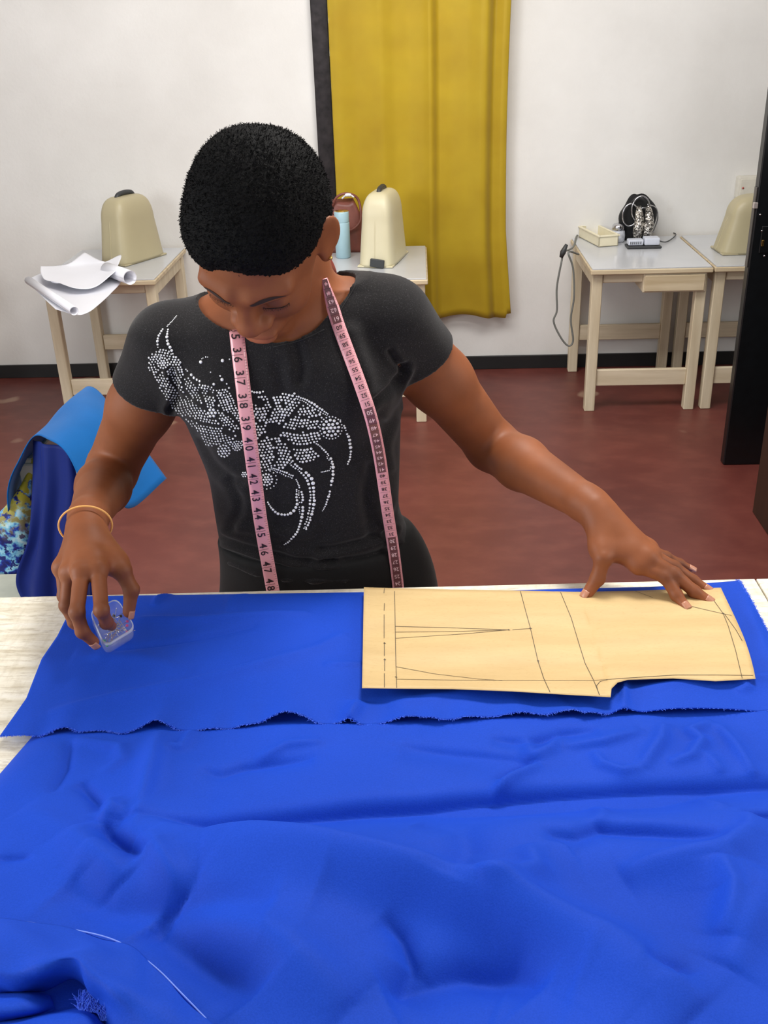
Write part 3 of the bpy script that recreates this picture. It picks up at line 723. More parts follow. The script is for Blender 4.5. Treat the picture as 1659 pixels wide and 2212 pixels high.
for j in range(60):
    for k in range(9): st.append(R_[j]+np.array([rng.uniform(-.003, .0), rng.uniform(-.003, .003), .0008])); dr.append((1, rng.normal()*.8, rng.uniform(0, .5)))
strands('frayed_edge', st, dr, rng.uniform(.0014, .0034, len(st)), M_thread, bl, O_bl, .0004)

# turned-up corner in the near left
def row(L): return [PZ(x, y, z+.016) for x, y, z in L]
cor = [row([(-120,1975,.972),(0,1986,.974),(140,2006,.978),(250,2033,.980),(330,2086,.984),(400,2155,.984),(520,2280,.978)]),
       row([(-120,2020,.99),(0,2028,.992),(130,2040,.995),(225,2062,.998),(290,2115,1.0),(352,2185,.996),(450,2310,.985)]),
       row([(-120,2070,1.0),(0,2090,1.0),(85,2085,1.004),(160,2066,1.01),(225,2120,1.008),(285,2190,1.0),(370,2330,.985)]),
       row([(-120,2100,.99),(0,2125,.988),(80,2122,.988),(162,2088,1.0),(200,2140,.992),(245,2205,.985),(310,2340,.975)]),
       row([(-120,2118,.972),(0,2145,.970),(90,2140,.968),(165,2110,.975),(192,2160,.970),(228,2225,.968),(280,2350,.965)])]
o = link('turned_corner', patch('turned_corner', [[p-O_bl for p in r] for r in cor], 14, 12, lambda u, v: .0015*np.sin(18*u+9*v)+.001*np.sin(31*u-12*v)), M_blue, bl); solid(o, .0014)
ev = [p for p in catmull(cor[0], 10)]
link('edge_thread', tube_mesh('edge_thread', [p-O_bl+np.array([0, 0, .0006]) for p in ev], .0007, 6), mat('light_blue_thread', srgb(120, 150, 245), .7), bl)
lob = [row([(-60,2140,.965),(0,2142,.966),(60,2140,.966),(105,2146,.962)]),
       row([(-60,2160,.985),(0,2160,.986),(60,2158,.985),(112,2162,.972)]),
       row([(-60,2190,.985),(0,2190,.985),(60,2186,.983),(118,2178,.968)]),
       row([(-60,2215,.965),(0,2210,.965),(70,2196,.962),(120,2186,.958)])]
o = link('small_fold', patch('small_fold', [[p-O_bl for p in r] for r in lob], 10, 10), M_blue, bl); solid(o, .0014)
lob = [row([(-60,2216,.968),(40,2202,.970),(120,2187,.972),(175,2180,.972),(225,2200,.968),(260,2240,.962)]),
       row([(-60,2235,.985),(40,2225,.988),(120,2208,.990),(180,2198,.988),(210,2215,.982),(235,2250,.975)]),
       row([(-60,2300,.99),(40,2290,.99),(120,2275,.99),(170,2262,.988),(195,2270,.98),(215,2290,.97)])]
o = link('small_fold', patch('small_fold', [[p-O_bl for p in r] for r in lob], 10, 10), M_blue, bl); solid(o, .0014)
st = []; dr = []
for cx_, cy_, n_ in ((182,2178,130),(200,2182,120),(228,2200,130)):
    for k in range(n_):
        st.append(PZ(cx_+rng.uniform(-12, 10), cy_+rng.uniform(-6, 6), .995)); dr.append((rng.normal()*.5+.1, 1.0, rng.uniform(.1, 1.0)))
strands('fringe', st, dr, rng.uniform(.006, .013, len(st)), M_thread, bl, O_bl, .0005)

# ---------------------------------------------------------------- brown paper pattern
kpp = NT('brown_pattern_paper'); v = kpp.coord((1, 1, 1)); a_ = kpp.noise(kpp.coord((4, 22, 10)), 1.5, 5, .6); b_ = kpp.noise(kpp.coord((60, 160, 60)), 3, 3)
c = kpp.ramp(a_, [(.25, srgb(198, 168, 116)), (.75, srgb(216, 188, 134))]); c = kpp.mix(kpp.ramp(b_, [(.55, (0, 0, 0, 1)), (.75, (.35, .35, .35, 1))]), c, srgb(186, 150, 96))
kpp.l(c, kpp.b.inputs['Base Color']); kpp.b.inputs['Roughness'].default_value = .6; kpp.bump(a_, .2, .001)
pairs = [((786,1269),(782,1487)),((852,1271),(852,1488)),((977,1274),(977,1489)),((1107,1276),(1107,1494)),((1190,1278),(1237,1502)),((1250,1279),(1319,1506.5)),((1252,1279),(1321,1488)),((1262,1279),(1334,1475)),((1282,1278.5),(1356,1469)),((1370,1277),(1454,1466)),((1460,1273),(1546,1472)),((1557,1270),(1632,1467))]
PZT = TZ+.0185
cols = []
for i in range(len(pairs)-1):
    n = max(2, int(abs(pairs[i+1][1][0]-pairs[i][1][0])/8))
    for k in range(n+(i == len(pairs)-2)):
        t = k/n; cols.append([tuple(np.array(pairs[i][e])*(1-t)+np.array(pairs[i+1][e])*t) for e in (0, 1)])
V = []; nv_ = 34
for a, b in cols:
    for j in range(nv_):
        t = j/(nv_-1); px = a[0]*(1-t)+b[0]*t; py = a[1]*(1-t)+b[1]*t
        if px > 1500: px += 9*math.sin(math.pi*t)*(px-1500)/100
        lift = .010*max(0, t-.72)**1.6*6*(.35+.65*math.exp(-((px-1180)/230)**2)+.4*math.exp(-((px-820)/90)**2))+.004*math.exp(-(px-785)/16)*(1-.3*t)
        lift += .0018*math.sin(px*.012+t*5)*.5+.0015*math.sin(t*17+px*.004)+.0025*math.exp(-((px-1560)/60)**2)*t
        V.append(PZ(px, py, PZT+.002+lift+.0014))
idx = np.arange(len(cols)*nv_).reshape(len(cols), nv_)
F = np.stack([idx[:-1, :-1], idx[:-1, 1:], idx[1:, 1:], idx[1:, :-1]], -1).reshape(-1, 4)
pp = empty('paper_pattern', tuple(V[len(V)//2]), 'brown kraft paper trouser pattern with pencil lines lying on the blue cloth', 'paper pattern')
O_pp = np.array(pp.location)
o = link('sheet', mesh_arr('sheet', np.array(V)-O_pp, F), kpp.m, pp); solid(o, .0005, 1)
def bvh_of(V, F): return BVHTree.FromPolygons([tuple(map(float, p)) for p in V], [tuple(int(i) for i in f) for f in F])
def hit(b, px, py):
    d = Vector(ray(px, py)).normalized(); r = b.ray_cast(Vector(CAM), d)
    return (np.array(r[0]), np.array(r[1])) if r[0] is not None else (None, None)
bp = bvh_of(V, F)
Mpen = mat('pencil', srgb(78, 66, 50), .6)
def cr(pts): return [(760+x*.5419, 1250+y*.5417) for x, y in pts]
def drawn(pts, name='pencil_line', w=.0007, b=bp, m=Mpen, parent=pp, org=O_pp, off=.0009):
    Q = []
    for i in range(len(pts)-1):
        n = max(2, int(math.dist(pts[i], pts[i+1])/7))
        for k in range(n): t = k/n; Q.append((pts[i][0]*(1-t)+pts[i+1][0]*t, pts[i][1]*(1-t)+pts[i+1][1]*t))
    Q.append(pts[-1]); H_ = []
    for x, y in Q:
        p, nrm = hit(b, x, y)
        if p is not None: H_.append((p, nrm if nrm @ ray(x, y) < 0 else -nrm))
    if len(H_) < 2: return
    V = []
    for i, (p, nrm) in enumerate(H_):
        a = H_[max(i-1, 0)][0]; c = H_[min(i+1, len(H_)-1)][0]; t = c-a; t /= np.linalg.norm(t)+1e-9; s = np.cross(t, nrm)
        V += [p+nrm*off+s*w/2-org, p+nrm*off-s*w/2-org]
    F = [(2*i, 2*i+1, 2*i+3, 2*i+2) for i in range(len(H_)-1)]
    return link(name, mesh_arr(name, V, F), m, parent, False)
for L in ([(130,40),(128,60)],[(130,100),(129,130)],[(129,145),(129,240)],[(130,255),(130,310)],[(131,320),(131,370)],[(130,380),(130,436)],[(170,38),(173,190),(176,353),(179,438)],[(173,192),(400,198),(625,206)],[(173,215),(400,213),(625,206)],[(173,240),(450,222),(625,206)],
          [(640,206),(718,200)],[(672,52),(690,120),(712,200),(728,270),(742,330),(765,400),(790,455)],[(832,56),(875,160),(905,260),(930,340),(965,410),(987,466)],
          [(175,353),(330,382),(500,402),(600,409)],[(178,403),(400,407),(700,408),(970,408),(1100,398),(1290,386),(1450,386),(1600,388)],[(980,445),(975,430),(990,412),(1020,405)],
          [(1440,85),(1480,141),(1500,190),(1530,290),(1556,400)],[(1300,100),(1480,142),(1530,152)],[(1484,141),(1530,205),(1556,250)],[(1130,52),(1200,78)]): drawn(cr(L))
for x, y in ((625,206),(742,330),(711,200),(1480,141),(131,325),(130,260),(176,395)): drawn(cr([(x-2, y-2), (x+3, y+2)]), 'pencil_dot', .002)
#PART3
# ---------------------------------------------------------------- person: signed distance fields -> surface nets
class Field:
    def __init__(s, lo, hi, h):
        s.lo = np.array(lo, float); s.h = h; s.n = np.ceil((np.array(hi)-s.lo)/h).astype(int)+1
        s.F = np.full(s.n, .5, np.float32)
    def reg(s, lo, hi, k):
        a = np.maximum(np.floor((np.array(lo)-k-.012-s.lo)/s.h).astype(int), 0); b = np.minimum(np.ceil((np.array(hi)+k+.012-s.lo)/s.h).astype(int)+1, s.n)
        if (b <= a).any(): return None
        ax = [np.float32(s.lo[i]+s.h*np.arange(a[i], b[i])) for i in range(3)]
        return (slice(a[0], b[0]), slice(a[1], b[1]), slice(a[2], b[2])), ax[0][:, None, None], ax[1][None, :, None], ax[2][None, None, :]
    def op(s, fn, lo, hi, k, mode='add'):
        r = s.reg(lo, hi, k)
        if r is None: return
        sl, X, Y, Z = r; d = fn(X, Y, Z).astype(np.float32); A = s.F[sl]
        if mode == 'add': hh = np.maximum(k-np.abs(A-d), 0)/k; s.F[sl] = np.minimum(A, d)-hh*hh*k*.25
        elif mode == 'sub': d = -d; hh = np.maximum(k-np.abs(A-d), 0)/k; s.F[sl] = np.maximum(A, d)+hh*hh*k*.25
        elif mode == 'int': hh = np.maximum(k-np.abs(A-d), 0)/k; s.F[sl] = np.maximum(A, d)+hh*hh*k*.25
def f_cone(a, b, ra, rb, flat=None):
    a = np.array(a, float); b = np.array(b, float); d = b-a; L2 = float(d@d)+1e-12
    def fn(X, Y, Z):
        t = np.clip(((X-a[0])*d[0]+(Y-a[1])*d[1]+(Z-a[2])*d[2])/L2, 0, 1)
        ex, ey, ez = X-a[0]-t*d[0], Y-a[1]-t*d[1], Z-a[2]-t*d[2]
        q = ex*ex+ey*ey+ez*ez
        if flat is not None:
            n, s = flat; e = ex*n[0]+ey*n[1]+ez*n[2]; q = q+e*e*(s*s-1)
        return np.sqrt(q)-(ra+(rb-ra)*t)
    r = max(ra, rb); return fn, np.minimum(a, b)-r, np.maximum(a, b)+r
def f_ell(c, r, R=None):
    c = np.array(c, float); r = np.array(r, float)
    def fn(X, Y, Z):
        p = [X-c[0], Y-c[1], Z-c[2]]
        if R is not None: p = [R[0, i]*p[0]+R[1, i]*p[1]+R[2, i]*p[2] for i in range(3)]
        k0 = np.sqrt(sum((p[i]/r[i])**2 for i in range(3))); k1 = np.sqrt(sum((p[i]/r[i]**2)**2 for i in range(3)))+1e-9
        return k0*(k0-1)/k1
    m = r.max() if R is not None else r
    return fn, c-m, c+m
def nets(Fd, name):
    F = Fd.F; s = F < 0
    c8 = [s[i:s.shape[0]-1+i, j:s.shape[1]-1+j, k:s.shape[2]-1+k] for i in (0, 1) for j in (0, 1) for k in (0, 1)]
    anyv = c8[0].copy(); allv = c8[0].copy()
    for c in c8[1:]: anyv |= c; allv &= c
    act = anyv & ~allv; I = np.argwhere(act); ids = np.full(act.shape, -1, np.int32); ids[tuple(I.T)] = np.arange(len(I))
    vals = {(i, j, k): F[I[:, 0]+i, I[:, 1]+j, I[:, 2]+k] for i in (0, 1) for j in (0, 1) for k in (0, 1)}
    acc = np.zeros((len(I), 3)); cnt = np.zeros(len(I))
    for a in vals:
        for ax in range(3):
            if a[ax] == 0:
                b = list(a); b[ax] = 1; b = tuple(b); va, vb = vals[a], vals[b]; m = (va < 0) != (vb < 0)
                t = np.where(m, va/np.where(m, va-vb, 1), 0)
                p = np.array(a, float)[None]+np.zeros((len(I), 3)); p[:, ax] += t
                acc += p*m[:, None]; cnt += m
    V = Fd.lo+(I+acc/np.maximum(cnt, 1)[:, None])*Fd.h
    Q = []
    for ax in range(3):
        sl0 = [slice(None)]*3; sl1 = [slice(None)]*3; sl0[ax] = slice(0, -1); sl1[ax] = slice(1, None)
        ch = s[tuple(sl0)] != s[tuple(sl1)]
        E = np.argwhere(ch); o = [i for i in range(3) if i != ax]
        E = E[(E[:, o[0]] > 0) & (E[:, o[1]] > 0) & (E[:, o[0]] < act.shape[o[0]]) & (E[:, o[1]] < act.shape[o[1]])]
        def cid(d0, d1):
            e = E.copy(); e[:, o[0]] -= d0; e[:, o[1]] -= d1; return ids[tuple(e.T)]
        q = np.stack([cid(1, 1), cid(0, 1), cid(0, 0), cid(1, 0)], 1)
        inside = s[tuple(E.T)]
        flip = inside if ax != 1 else ~inside
        q[~flip] = q[~flip][:, ::-1]; Q.append(q)
    Q = np.concatenate(Q); Q = Q[(Q >= 0).all(1)]
    return V, Q
def smooth_v(V, Q, it=2, lam=.5):
    e = np.concatenate([Q[:, [0, 1]], Q[:, [1, 2]], Q[:, [2, 3]], Q[:, [3, 0]]])
    for _ in range(it):
        A = np.zeros_like(V); n = np.bincount(np.r_[e[:, 0], e[:, 1]], minlength=len(V)).astype(float)
        for c in range(3): A[:, c] = np.bincount(e[:, 0], V[e[:, 1], c], len(V))+np.bincount(e[:, 1], V[e[:, 0], c], len(V))
        V = V+lam*(A/np.maximum(n, 1)[:, None]-V)
    return V
def vnormals(V, Q):
    n = np.cross(V[Q[:, 2]]-V[Q[:, 0]], V[Q[:, 3]]-V[Q[:, 1]]); N = np.zeros_like(V)
    for k in range(4):
        for c in range(3): N[:, c] += np.bincount(Q[:, k], n[:, c], len(V))
    return N/(np.linalg.norm(N, axis=1, keepdims=True)+1e-12)

# joints
def J(px, py, Y): return PY(px, py, Y)
shR, shL = J(364, 748, 1.33), J(848, 694, 1.34)          # her right (picture left), her left
elR, elL = J(238, 1022, 1.40), J(1062, 962, 1.44)
wrR, wrL = PZ(186, 1128, 1.075), PZ(1284, 1098, 1.058)
HB = dict(neck=J(640, 650, 1.34))
head_c = J(564, 506, 1.21)
Rm = Matrix.Rotation(math.radians(-11), 3, 'Z') @ Matrix.Rotation(math.radians(5), 3, 'Y') @ Matrix.Rotation(math.radians(52), 3, 'X')
HR = np.array(Rm)
def hl(x, y, z): return head_c+HR @ np.array([x, y, z])
# torso sections: (cx px, py, Y, half width px, half depth m)
SEC = [(712, 1560, 1.39, 250, .118), (712, 1400, 1.385, 236, .115), (708, 1300, 1.375, 222, .108), (704, 1250, 1.37, 212, .104), (688, 1180, 1.36, 196, .098), (664, 1110, 1.355, 185, .093), (658, 1010, 1.35, 194, .092),
       (640, 920, 1.345, 214, .096), (622, 840, 1.34, 232, .100), (614, 770, 1.335, 244, .097), (612, 710, 1.335, 232, .086), (616, 660, 1.335, 196, .070), (630, 620, 1.34, 125, .052)]
sz, scx, scy, sa, sb_ = [], [], [], [], []
for cx_, py_, Y_, hw, hd in SEC:
    P = PY(cx_, py_, Y_); sz.append(P[2]); scx.append(P[0]); scy.append(P[1]); sa.append(hw*depth(P)/FPX); sb_.append(hd)
sz, scx, scy, sa, sb_ = map(np.array, (sz, scx, scy, sa, sb_))
def f_torso(infl=0., zlo=.2):
    zz = np.linspace(sz[0], sz[-1], 200)
    def cs(y):
        v = np.interp(zz, sz, y); k = np.ones(13)/13; return np.convolve(np.pad(v, 6, 'edge'), k, 'valid')
    tx, ty, ta, tb = cs(scx), cs(scy), cs(sa), cs(sb_)
    def fn(X, Y, Z):
        z = Z[0, 0, :]; g = lambda t: np.interp(z, zz, t)[None, None, :].astype(np.float32)
        a, b = g(ta)+infl, g(tb)+infl; u = np.abs(X-g(tx))/a; v = np.abs(Y-g(ty))/b
        d = ((u**2.3+v**2.3)**(1/2.3)-1)*np.minimum(a, b)
        top = Z-(sz[-1]+infl); bot = (sz[0]-infl)-Z
        return np.maximum(np.maximum(d, top), bot)
    return fn, (scx.min()-sa.max()-.02, 1.1, sz[0]-.02), (scx.max()+sa.max()+.02, 1.6, sz[-1]+.02)
print('sections z', sz.round(3), 'upper arm', np.linalg.norm(shL-elL), np.linalg.norm(shR-elR), 'fore', np.linalg.norm(wrL-elL), np.linalg.norm(wrR-elR))
MX = lambda a, b, t: a*(1-t)+b*t
def add_trunk(Fd, infl=0., arms=1., neck=True):
    Fd.op(*f_torso(infl), .02)
    nb = HB['neck']
    for sh, s in ((shR, -1), (shL, 1)):
        a = nb+np.array([s*.03, .012, -.035]); fn, lo, hi = f_cone(a, sh+np.array([-s*.012, 0, .004]), .050+infl, .046+infl); Fd.op(fn, lo, hi, .035)
    # bust
    for px, py in ((520, 868), (735, 850)):
        c = J(px, py, 1.275); fn, lo, hi = f_ell(c, (.052+infl, .036+infl, .050+infl)); Fd.op(fn, lo, hi, .03)
    for sh, el in ((shR, elR), (shL, elL)):
        m = MX(sh, el, .45)
        e = MX(sh, el, min(1, arms))
        if arms >= 1:
            fn, lo, hi = f_cone(sh, m, .048, .0445); Fd.op(fn, lo, hi, .03)
            fn, lo, hi = f_cone(m, el, .0445, .0375); Fd.op(fn, lo, hi, .02)
def seg(Fd, pts, rs, k=.006, flat=None):
    for i in range(len(pts)-1):
        fn, lo, hi = f_cone(pts[i], pts[i+1], rs[i], rs[i+1], flat); Fd.op(fn, lo, hi, k)
# hand joints
zR = .99
fR = dict(
 index=[PZ(212,1232,1.062), PZ(219,1318,1.040), PZ(230,1345,1.014), PZ(241,1352,1.002)],
 middle=[PZ(176,1238,1.062), PZ(166,1322,1.036), PZ(178,1364,1.010), PZ(203,1387,.990)],
 ring=[PZ(150,1238,1.052), PZ(143,1308,1.020), PZ(160,1344,.998), PZ(186,1368,.984)],
 pinky=[PZ(134,1228,1.040), PZ(137,1288,1.010), PZ(152,1325,.990), PZ(176,1345,.982)],
 thumb=[PZ(222,1182,1.056), PZ(263,1232,1.046), PZ(284,1274,1.022), PZ(278,1322,.996)])
fL = dict(
 index=[PZ(1380,1222,1.008), PZ(1437,1246,.998), PZ(1461,1285,.980), PZ(1479,1308,.972)],
 middle=[PZ(1399,1206,1.016), PZ(1456,1240,1.000), PZ(1500,1278,.980), PZ(1528,1296,.972)],
 ring=[PZ(1405,1198,1.014), PZ(1456,1225,.996), PZ(1497,1254,.978), PZ(1525,1272,.970)],
 pinky=[PZ(1402,1187,1.008), PZ(1438,1203,.994), PZ(1467,1217,.980), PZ(1491,1229,.972)],
 thumb=[PZ(1288,1143,1.032), PZ(1303,1205,1.018), PZ(1291,1249,.992), PZ(1269,1282,.974)])
for nm, f in (('R', fR), ('L', fL)):
    print(nm, {k: [round(float(np.linalg.norm(p[i+1]-p[i])), 3) for i in range(3)] for k, p in f.items()}, 'palm', round(float(np.linalg.norm(f['middle'][0]-(wrR if nm == 'R' else wrL))), 3))
def hand(Fd, f, wr, el, nrm):
    rr = dict(index=(.0098, .0086, .0076, .0064), middle=(.0100, .0088, .0078, .0066), ring=(.0094, .0082, .0072, .0062), pinky=(.0084, .0072, .0064, .0054), thumb=(.0125, .0108, .0094, .0076))
    G = Field(Fd.lo, Fd.lo, 1)
    # palm
    for k in ('index', 'middle', 'ring', 'pinky'):
        a = MX(wr, f[k][0], .18)
        fn, lo, hi = f_cone(a, f[k][0], .0165, .0125 if k != 'pinky' else .0115); Fd.op(fn, lo, hi, .012)
    fn, lo, hi = f_cone(MX(wr, f['thumb'][0], .2), f['thumb'][1], .0155, .0125); Fd.op(fn, lo, hi, .018)
    fn, lo, hi = f_cone(MX(wr, f['index'][0], .35), MX(f['thumb'][0], f['thumb'][1], .6), .012, .010); Fd.op(fn, lo, hi, .02)
    fn, lo, hi = f_cone(MX(f['thumb'][0], f['thumb'][1], .75), MX(wr, f['index'][0], .80), .0095, .0125); Fd.op(fn, lo, hi, .014)
    for k, p in f.items():
        r = rr[k]
        seg(Fd, p, r, .0035)
        for j in (1, 2):
            fn, lo, hi = f_ell(p[j], (r[j]*1.06,)*3); Fd.op(fn, lo, hi, .003)
    for k in ('index', 'middle', 'ring', 'pinky'):
        fn, lo, hi = f_ell(f[k][0]+nrm*.003, (.0105,)*3); Fd.op(fn, lo, hi, .008)
BODY_LO, BODY_HI = (-.50, .98, .93), (.46, 1.52, 1.60)
B = Field(BODY_LO, BODY_HI, .0021)
add_trunk(B)
# neck
nk0 = HB['neck']+np.array([-.0, .0, -.03]); nk1 = hl(0, .045, -.055)
fn, lo, hi = f_cone(nk0, nk1, .060, .052); B.op(fn, lo, hi, .03)
fn, lo, hi = f_cone(hl(0, -.01, -.085), J(612, 700, 1.315), .040, .048); B.op(fn, lo, hi, .03)
# forearms
for el, wr, s in ((elR, wrR, 1), (elL, wrL, -1)):
    m = MX(el, wr, .32)
    fn, lo, hi = f_cone(el, m, .0375, .0385); B.op(fn, lo, hi, .016)
    q = MX(el, wr, .92); w = np.cross(wr-el, [0, 0, 1.]); 
    fn, lo, hi = f_cone(m, q, .0385, .0250); B.op(fn, lo, hi, .012)
    fn, lo, hi = f_cone(q, wr, .0250, .0235); B.op(fn, lo, hi, .01)
hand(B, fR, wrR, elR, np.array([0, -.3, .95]))
hand(B, fL, wrL, elL, np.array([-.2, .2, .95]))
fn, lo, hi = f_ell(MX(wrL, fL['pinky'][0], .02)+np.array([.004, .012, .006]), (.012, .012, .010)); B.op(fn, lo, hi, .012)
# head
def hadd(c, r, k, mode='add', rot=None):
    R = HR if rot is None else HR @ np.array(rot)
    fn, lo, hi = f_ell(hl(*c), r, R); B.op(fn, lo, hi, k, mode)
def hcone(a, b, ra, rb, k, mode='add'):
    fn, lo, hi = f_cone(hl(*a), hl(*b), ra, rb); B.op(fn, lo, hi, k, mode)
hadd((0, .012, .022), (.0715, .090, .086), .01)
hadd((0, -.030, -.004), (.0630, .060, .076), .02)
hadd((0, -.042, -.060), (.040, .044, .044), .03)
hadd((0, -.070, -.098), (.020, .016, .015), .02)
for s in (-1, 1):
    hadd((s*.037, -.056, -.028), (.024, .025, .024), .02)
    hcone((s*.014, -.086, .020), (s*.048, -.070, .018), .010, .008, .014)
    hadd((s*.032, -.092, -.004), (.016, .012, .010), .012, 'sub')
    hadd((s*.032, -.0735, -.004), (.0165, .0125, .0105), .004)
    hcone((s*.020, -.0845, -.0105), (s*.046, -.0765, -.0085), .0022, .0018, .003)
hcone((0, -.084, .012), (0, -.102, -.024), .0085, .0125, .012)
hadd((0, -.1045, -.028), (.0160, .0135, .0125), .006)
for s in (-1, 1):
    hadd((s*.0165, -.0945, -.031), (.0100, .012, .0085), .006)
    hadd((s*.0085, -.101, -.0405), (.0048, .005, .003), .003, 'sub')
hadd((0, -.083, -.064), (.028, .020, .021), .014)
hadd((0, -.098, -.0600), (.0245, .0100, .0064), .004)
hadd((0, -.0975, -.0725), (.0215, .0112, .0074), .004)
hadd((0, -.1100, -.0662), (.026, .006, .0013), .003, 'sub')
for s in (-1, 1):
    rot = Matrix.Rotation(-s*math.radians(32), 3, 'Z') @ Matrix.Rotation(math.radians(-8), 3, 'X')
    hadd((s*.078, .010, -.006), (.0062, .020, .034), .006, 'add', rot)
    hadd((s*.0850, .004, -.003), (.0050, .011, .020), .005, 'sub', rot)
    hadd((s*.0715, -.001, -.034), (.006, .008, .011), .008)
Vb, Qb = nets(B, 'body'); Vb = smooth_v(Vb, Qb, 2, .45)
# skin tone attribute: + = lighter/redder, - = darker
tone = np.zeros(len(Vb))
def spot(c, r, a):
    d = np.linalg.norm(Vb-c, axis=1); tone[:] += a*np.exp(-(d/r)**2)
for f in (fR, fL):
    for k, p in f.items():
        spot(p[1], .010, -.55); spot(p[2], .008, -.45); spot(p[3], .007, .45)
        spot(MX(p[1], p[2], .5)+np.array([0, 0, -.006]), .006, .3)
spot(hl(0, -.110, -.073), .017, .6); spot(hl(0, -.106, -.030), .016, .25); spot(elL, .02, -.2)
for s in (-1, 1): spot(hl(s*.033, -.086, -.004), .013, -.45)
body_me = mesh_arr('body', Vb, Qb)
at_ = body_me.attributes.new('tone', 'FLOAT', 'POINT'); at_.data.foreach_set('value', tone.astype(np.float32))
kS = NT('brown_skin'); v = kS.coord(); n = kS.noise(v, 14, 5); n2 = kS.noise(v, 260, 3, .6)
base = kS.ramp(n, [(.3, srgb(124, 70, 40)), (.7, srgb(144, 84, 50))])
ta = kS.n('ShaderNodeAttribute'); ta.attribute_name = 'tone'
up1 = kS.n('ShaderNodeMath'); up1.operation = 'MAXIMUM'; kS.l(ta.outputs['Fac'], up1.inputs[0]); up1.inputs[1].default_value = 0
ng = kS.n('ShaderNodeMath'); ng.operation = 'MULTIPLY'; kS.l(ta.outputs['Fac'], ng.inputs[0]); ng.inputs[1].default_value = -1
ng2 = kS.n('ShaderNodeMath'); ng2.operation = 'MAXIMUM'; kS.l(ng.outputs[0], ng2.inputs[0]); ng2.inputs[1].default_value = 0
c = kS.mix(up1.outputs[0], base, srgb(180, 104, 74)); c = kS.mix(ng2.outputs[0], c, srgb(58, 34, 27))
kS.l(c, kS.b.inputs['Base Color']); kS.b.inputs['Roughness'].default_value = .55; kS.b.inputs['Specular IOR Level'].default_value = .35
kS.b.inputs['Subsurface Weight'].default_value = .12; kS.b.inputs['Subsurface Radius'].default_value = (.01, .004, .002); kS.b.inputs['Subsurface Scale'].default_value = .4
kS.bump(n2, .12, .0006)
PO = np.array([scx[0], 1.40, 0.])
person = empty('person', tuple(PO), 'young woman with short black hair in black studded t-shirt, bending over the cutting table', 'person')
def plink(name, V, Q, m, parent=person, smooth=True): return link(name, mesh_arr(name, np.asarray(V)-PO, Q), m, parent, smooth)
body_me.vertices.foreach_set('co', (Vb-PO).astype(np.float32).ravel())
body = link('body', body_me, kS.m, person)
bb = bvh_of(Vb, Qb)

# hair cap
HF = Field(head_c-.16, head_c+.16, .0024)
def hairfn(X, Y, Z):
    p = [X-head_c[0], Y-head_c[1], Z-head_c[2]]; x, y, z = [HR[0, i]*p[0]+HR[1, i]*p[1]+HR[2, i]*p[2] for i in range(3)]
    g = z-(-.012-.80*y)+.25*np.abs(x)*(y < -.02)*0     # height above the hairline
    # front hairline rounded, temples drawn back
    g = z-(.004-.62*y)+.85*np.maximum(y-.012, 0)-.004*np.cos(x*90)+.020+.004*np.sin(x*120+1)+.12*(np.abs(x)-.03)*(y < 0)-.10*np.maximum(x-.035, 0)*(y < .0)
    t = np.clip(g/.05, 0, 1); th = -.001+.0125*t*t*(3-2*t)
    c = [0, .010, .020]; r = np.array([.0705, .085, .081])
    k0 = (np.abs((x-c[0])/r[0])**2.35+np.abs((y-c[1])/r[1])**2.35+np.abs((z-c[2])/r[2])**2.35)**(1/2.35); d = (k0-1)*.080
    c = [0, -.030, -.004]; r = np.array([.0630, .060, .076])
    k0 = np.sqrt(((x-c[0])/r[0])**2+((y-c[1])/r[1])**2+((z-c[2])/r[2])**2); k1 = np.sqrt(((x-c[0])/r[0]**2)**2+((y-c[1])/r[1]**2)**2+((z-c[2])/r[2]**2)**2)+1e-9
    d = np.minimum(d, k0*(k0-1)/k1)-th*(1+.10*np.clip(z/.09, 0, 1))
    return np.maximum(d, -g*.8)
HF.op(hairfn, head_c-.15, head_c+.15, .002)
Vh, Qh = nets(HF, 'hair'); Vh = smooth_v(Vh, Qh, 2)
Nh = vnormals(Vh, Qh)
Vh = Vh+Nh*(rng.normal(size=(len(Vh), 1))*.0006)
M_hair = mat('black_hair', srgb(13, 13, 14), .75, vary=.5, scale=500, bump=.6, bscale=500, bdist=.002, spec=.12)
hair = plink('hair', Vh, Qh, M_hair)
# short curls standing on the cap
nc = 34000; sel = rng.integers(0, len(Vh), nc)
Vc = []; P0 = Vh[sel]-Nh[sel]*.001+rng.normal(size=(nc, 3))*.0006; D = Nh[sel]+rng.normal(size=(nc, 3))*.55; D /= np.linalg.norm(D, axis=1, keepdims=True)
loc = (P0-head_c) @ HR; gk = np.clip((loc[:, 2]-(.004-.60*loc[:, 1])+.85*np.maximum(loc[:, 1]-.012, 0))/.04, .2, 1)
Ln = rng.uniform(.0014, .0042, nc)*gk; S1 = np.cross(D, rng.normal(size=(nc, 3))); S1 /= np.linalg.norm(S1, axis=1, keepdims=True); S2 = np.cross(D, S1)
w = .00034
pts = [P0-S1*w, P0+S1*w, P0+D*Ln[:, None]*.6+S2*.0008-S1*w, P0+D*Ln[:, None]*.6+S2*.0008+S1*w, P0+D*Ln[:, None]*.9+S2*.0019-S1*w*.7, P0+D*Ln[:, None]*.9+S2*.0019+S1*w*.7]
Vc = np.stack(pts, 1).reshape(-1, 3); b6 = np.arange(nc)[:, None]*6
Fc = np.concatenate([b6+np.array([[0, 1, 3, 2]]), b6+np.array([[2, 3, 5, 4]])])
hc = link('hair_curls', mesh_arr('hair_curls', Vc-PO, Fc), M_hair, hair, False); hc['kind'] = 'stuff'
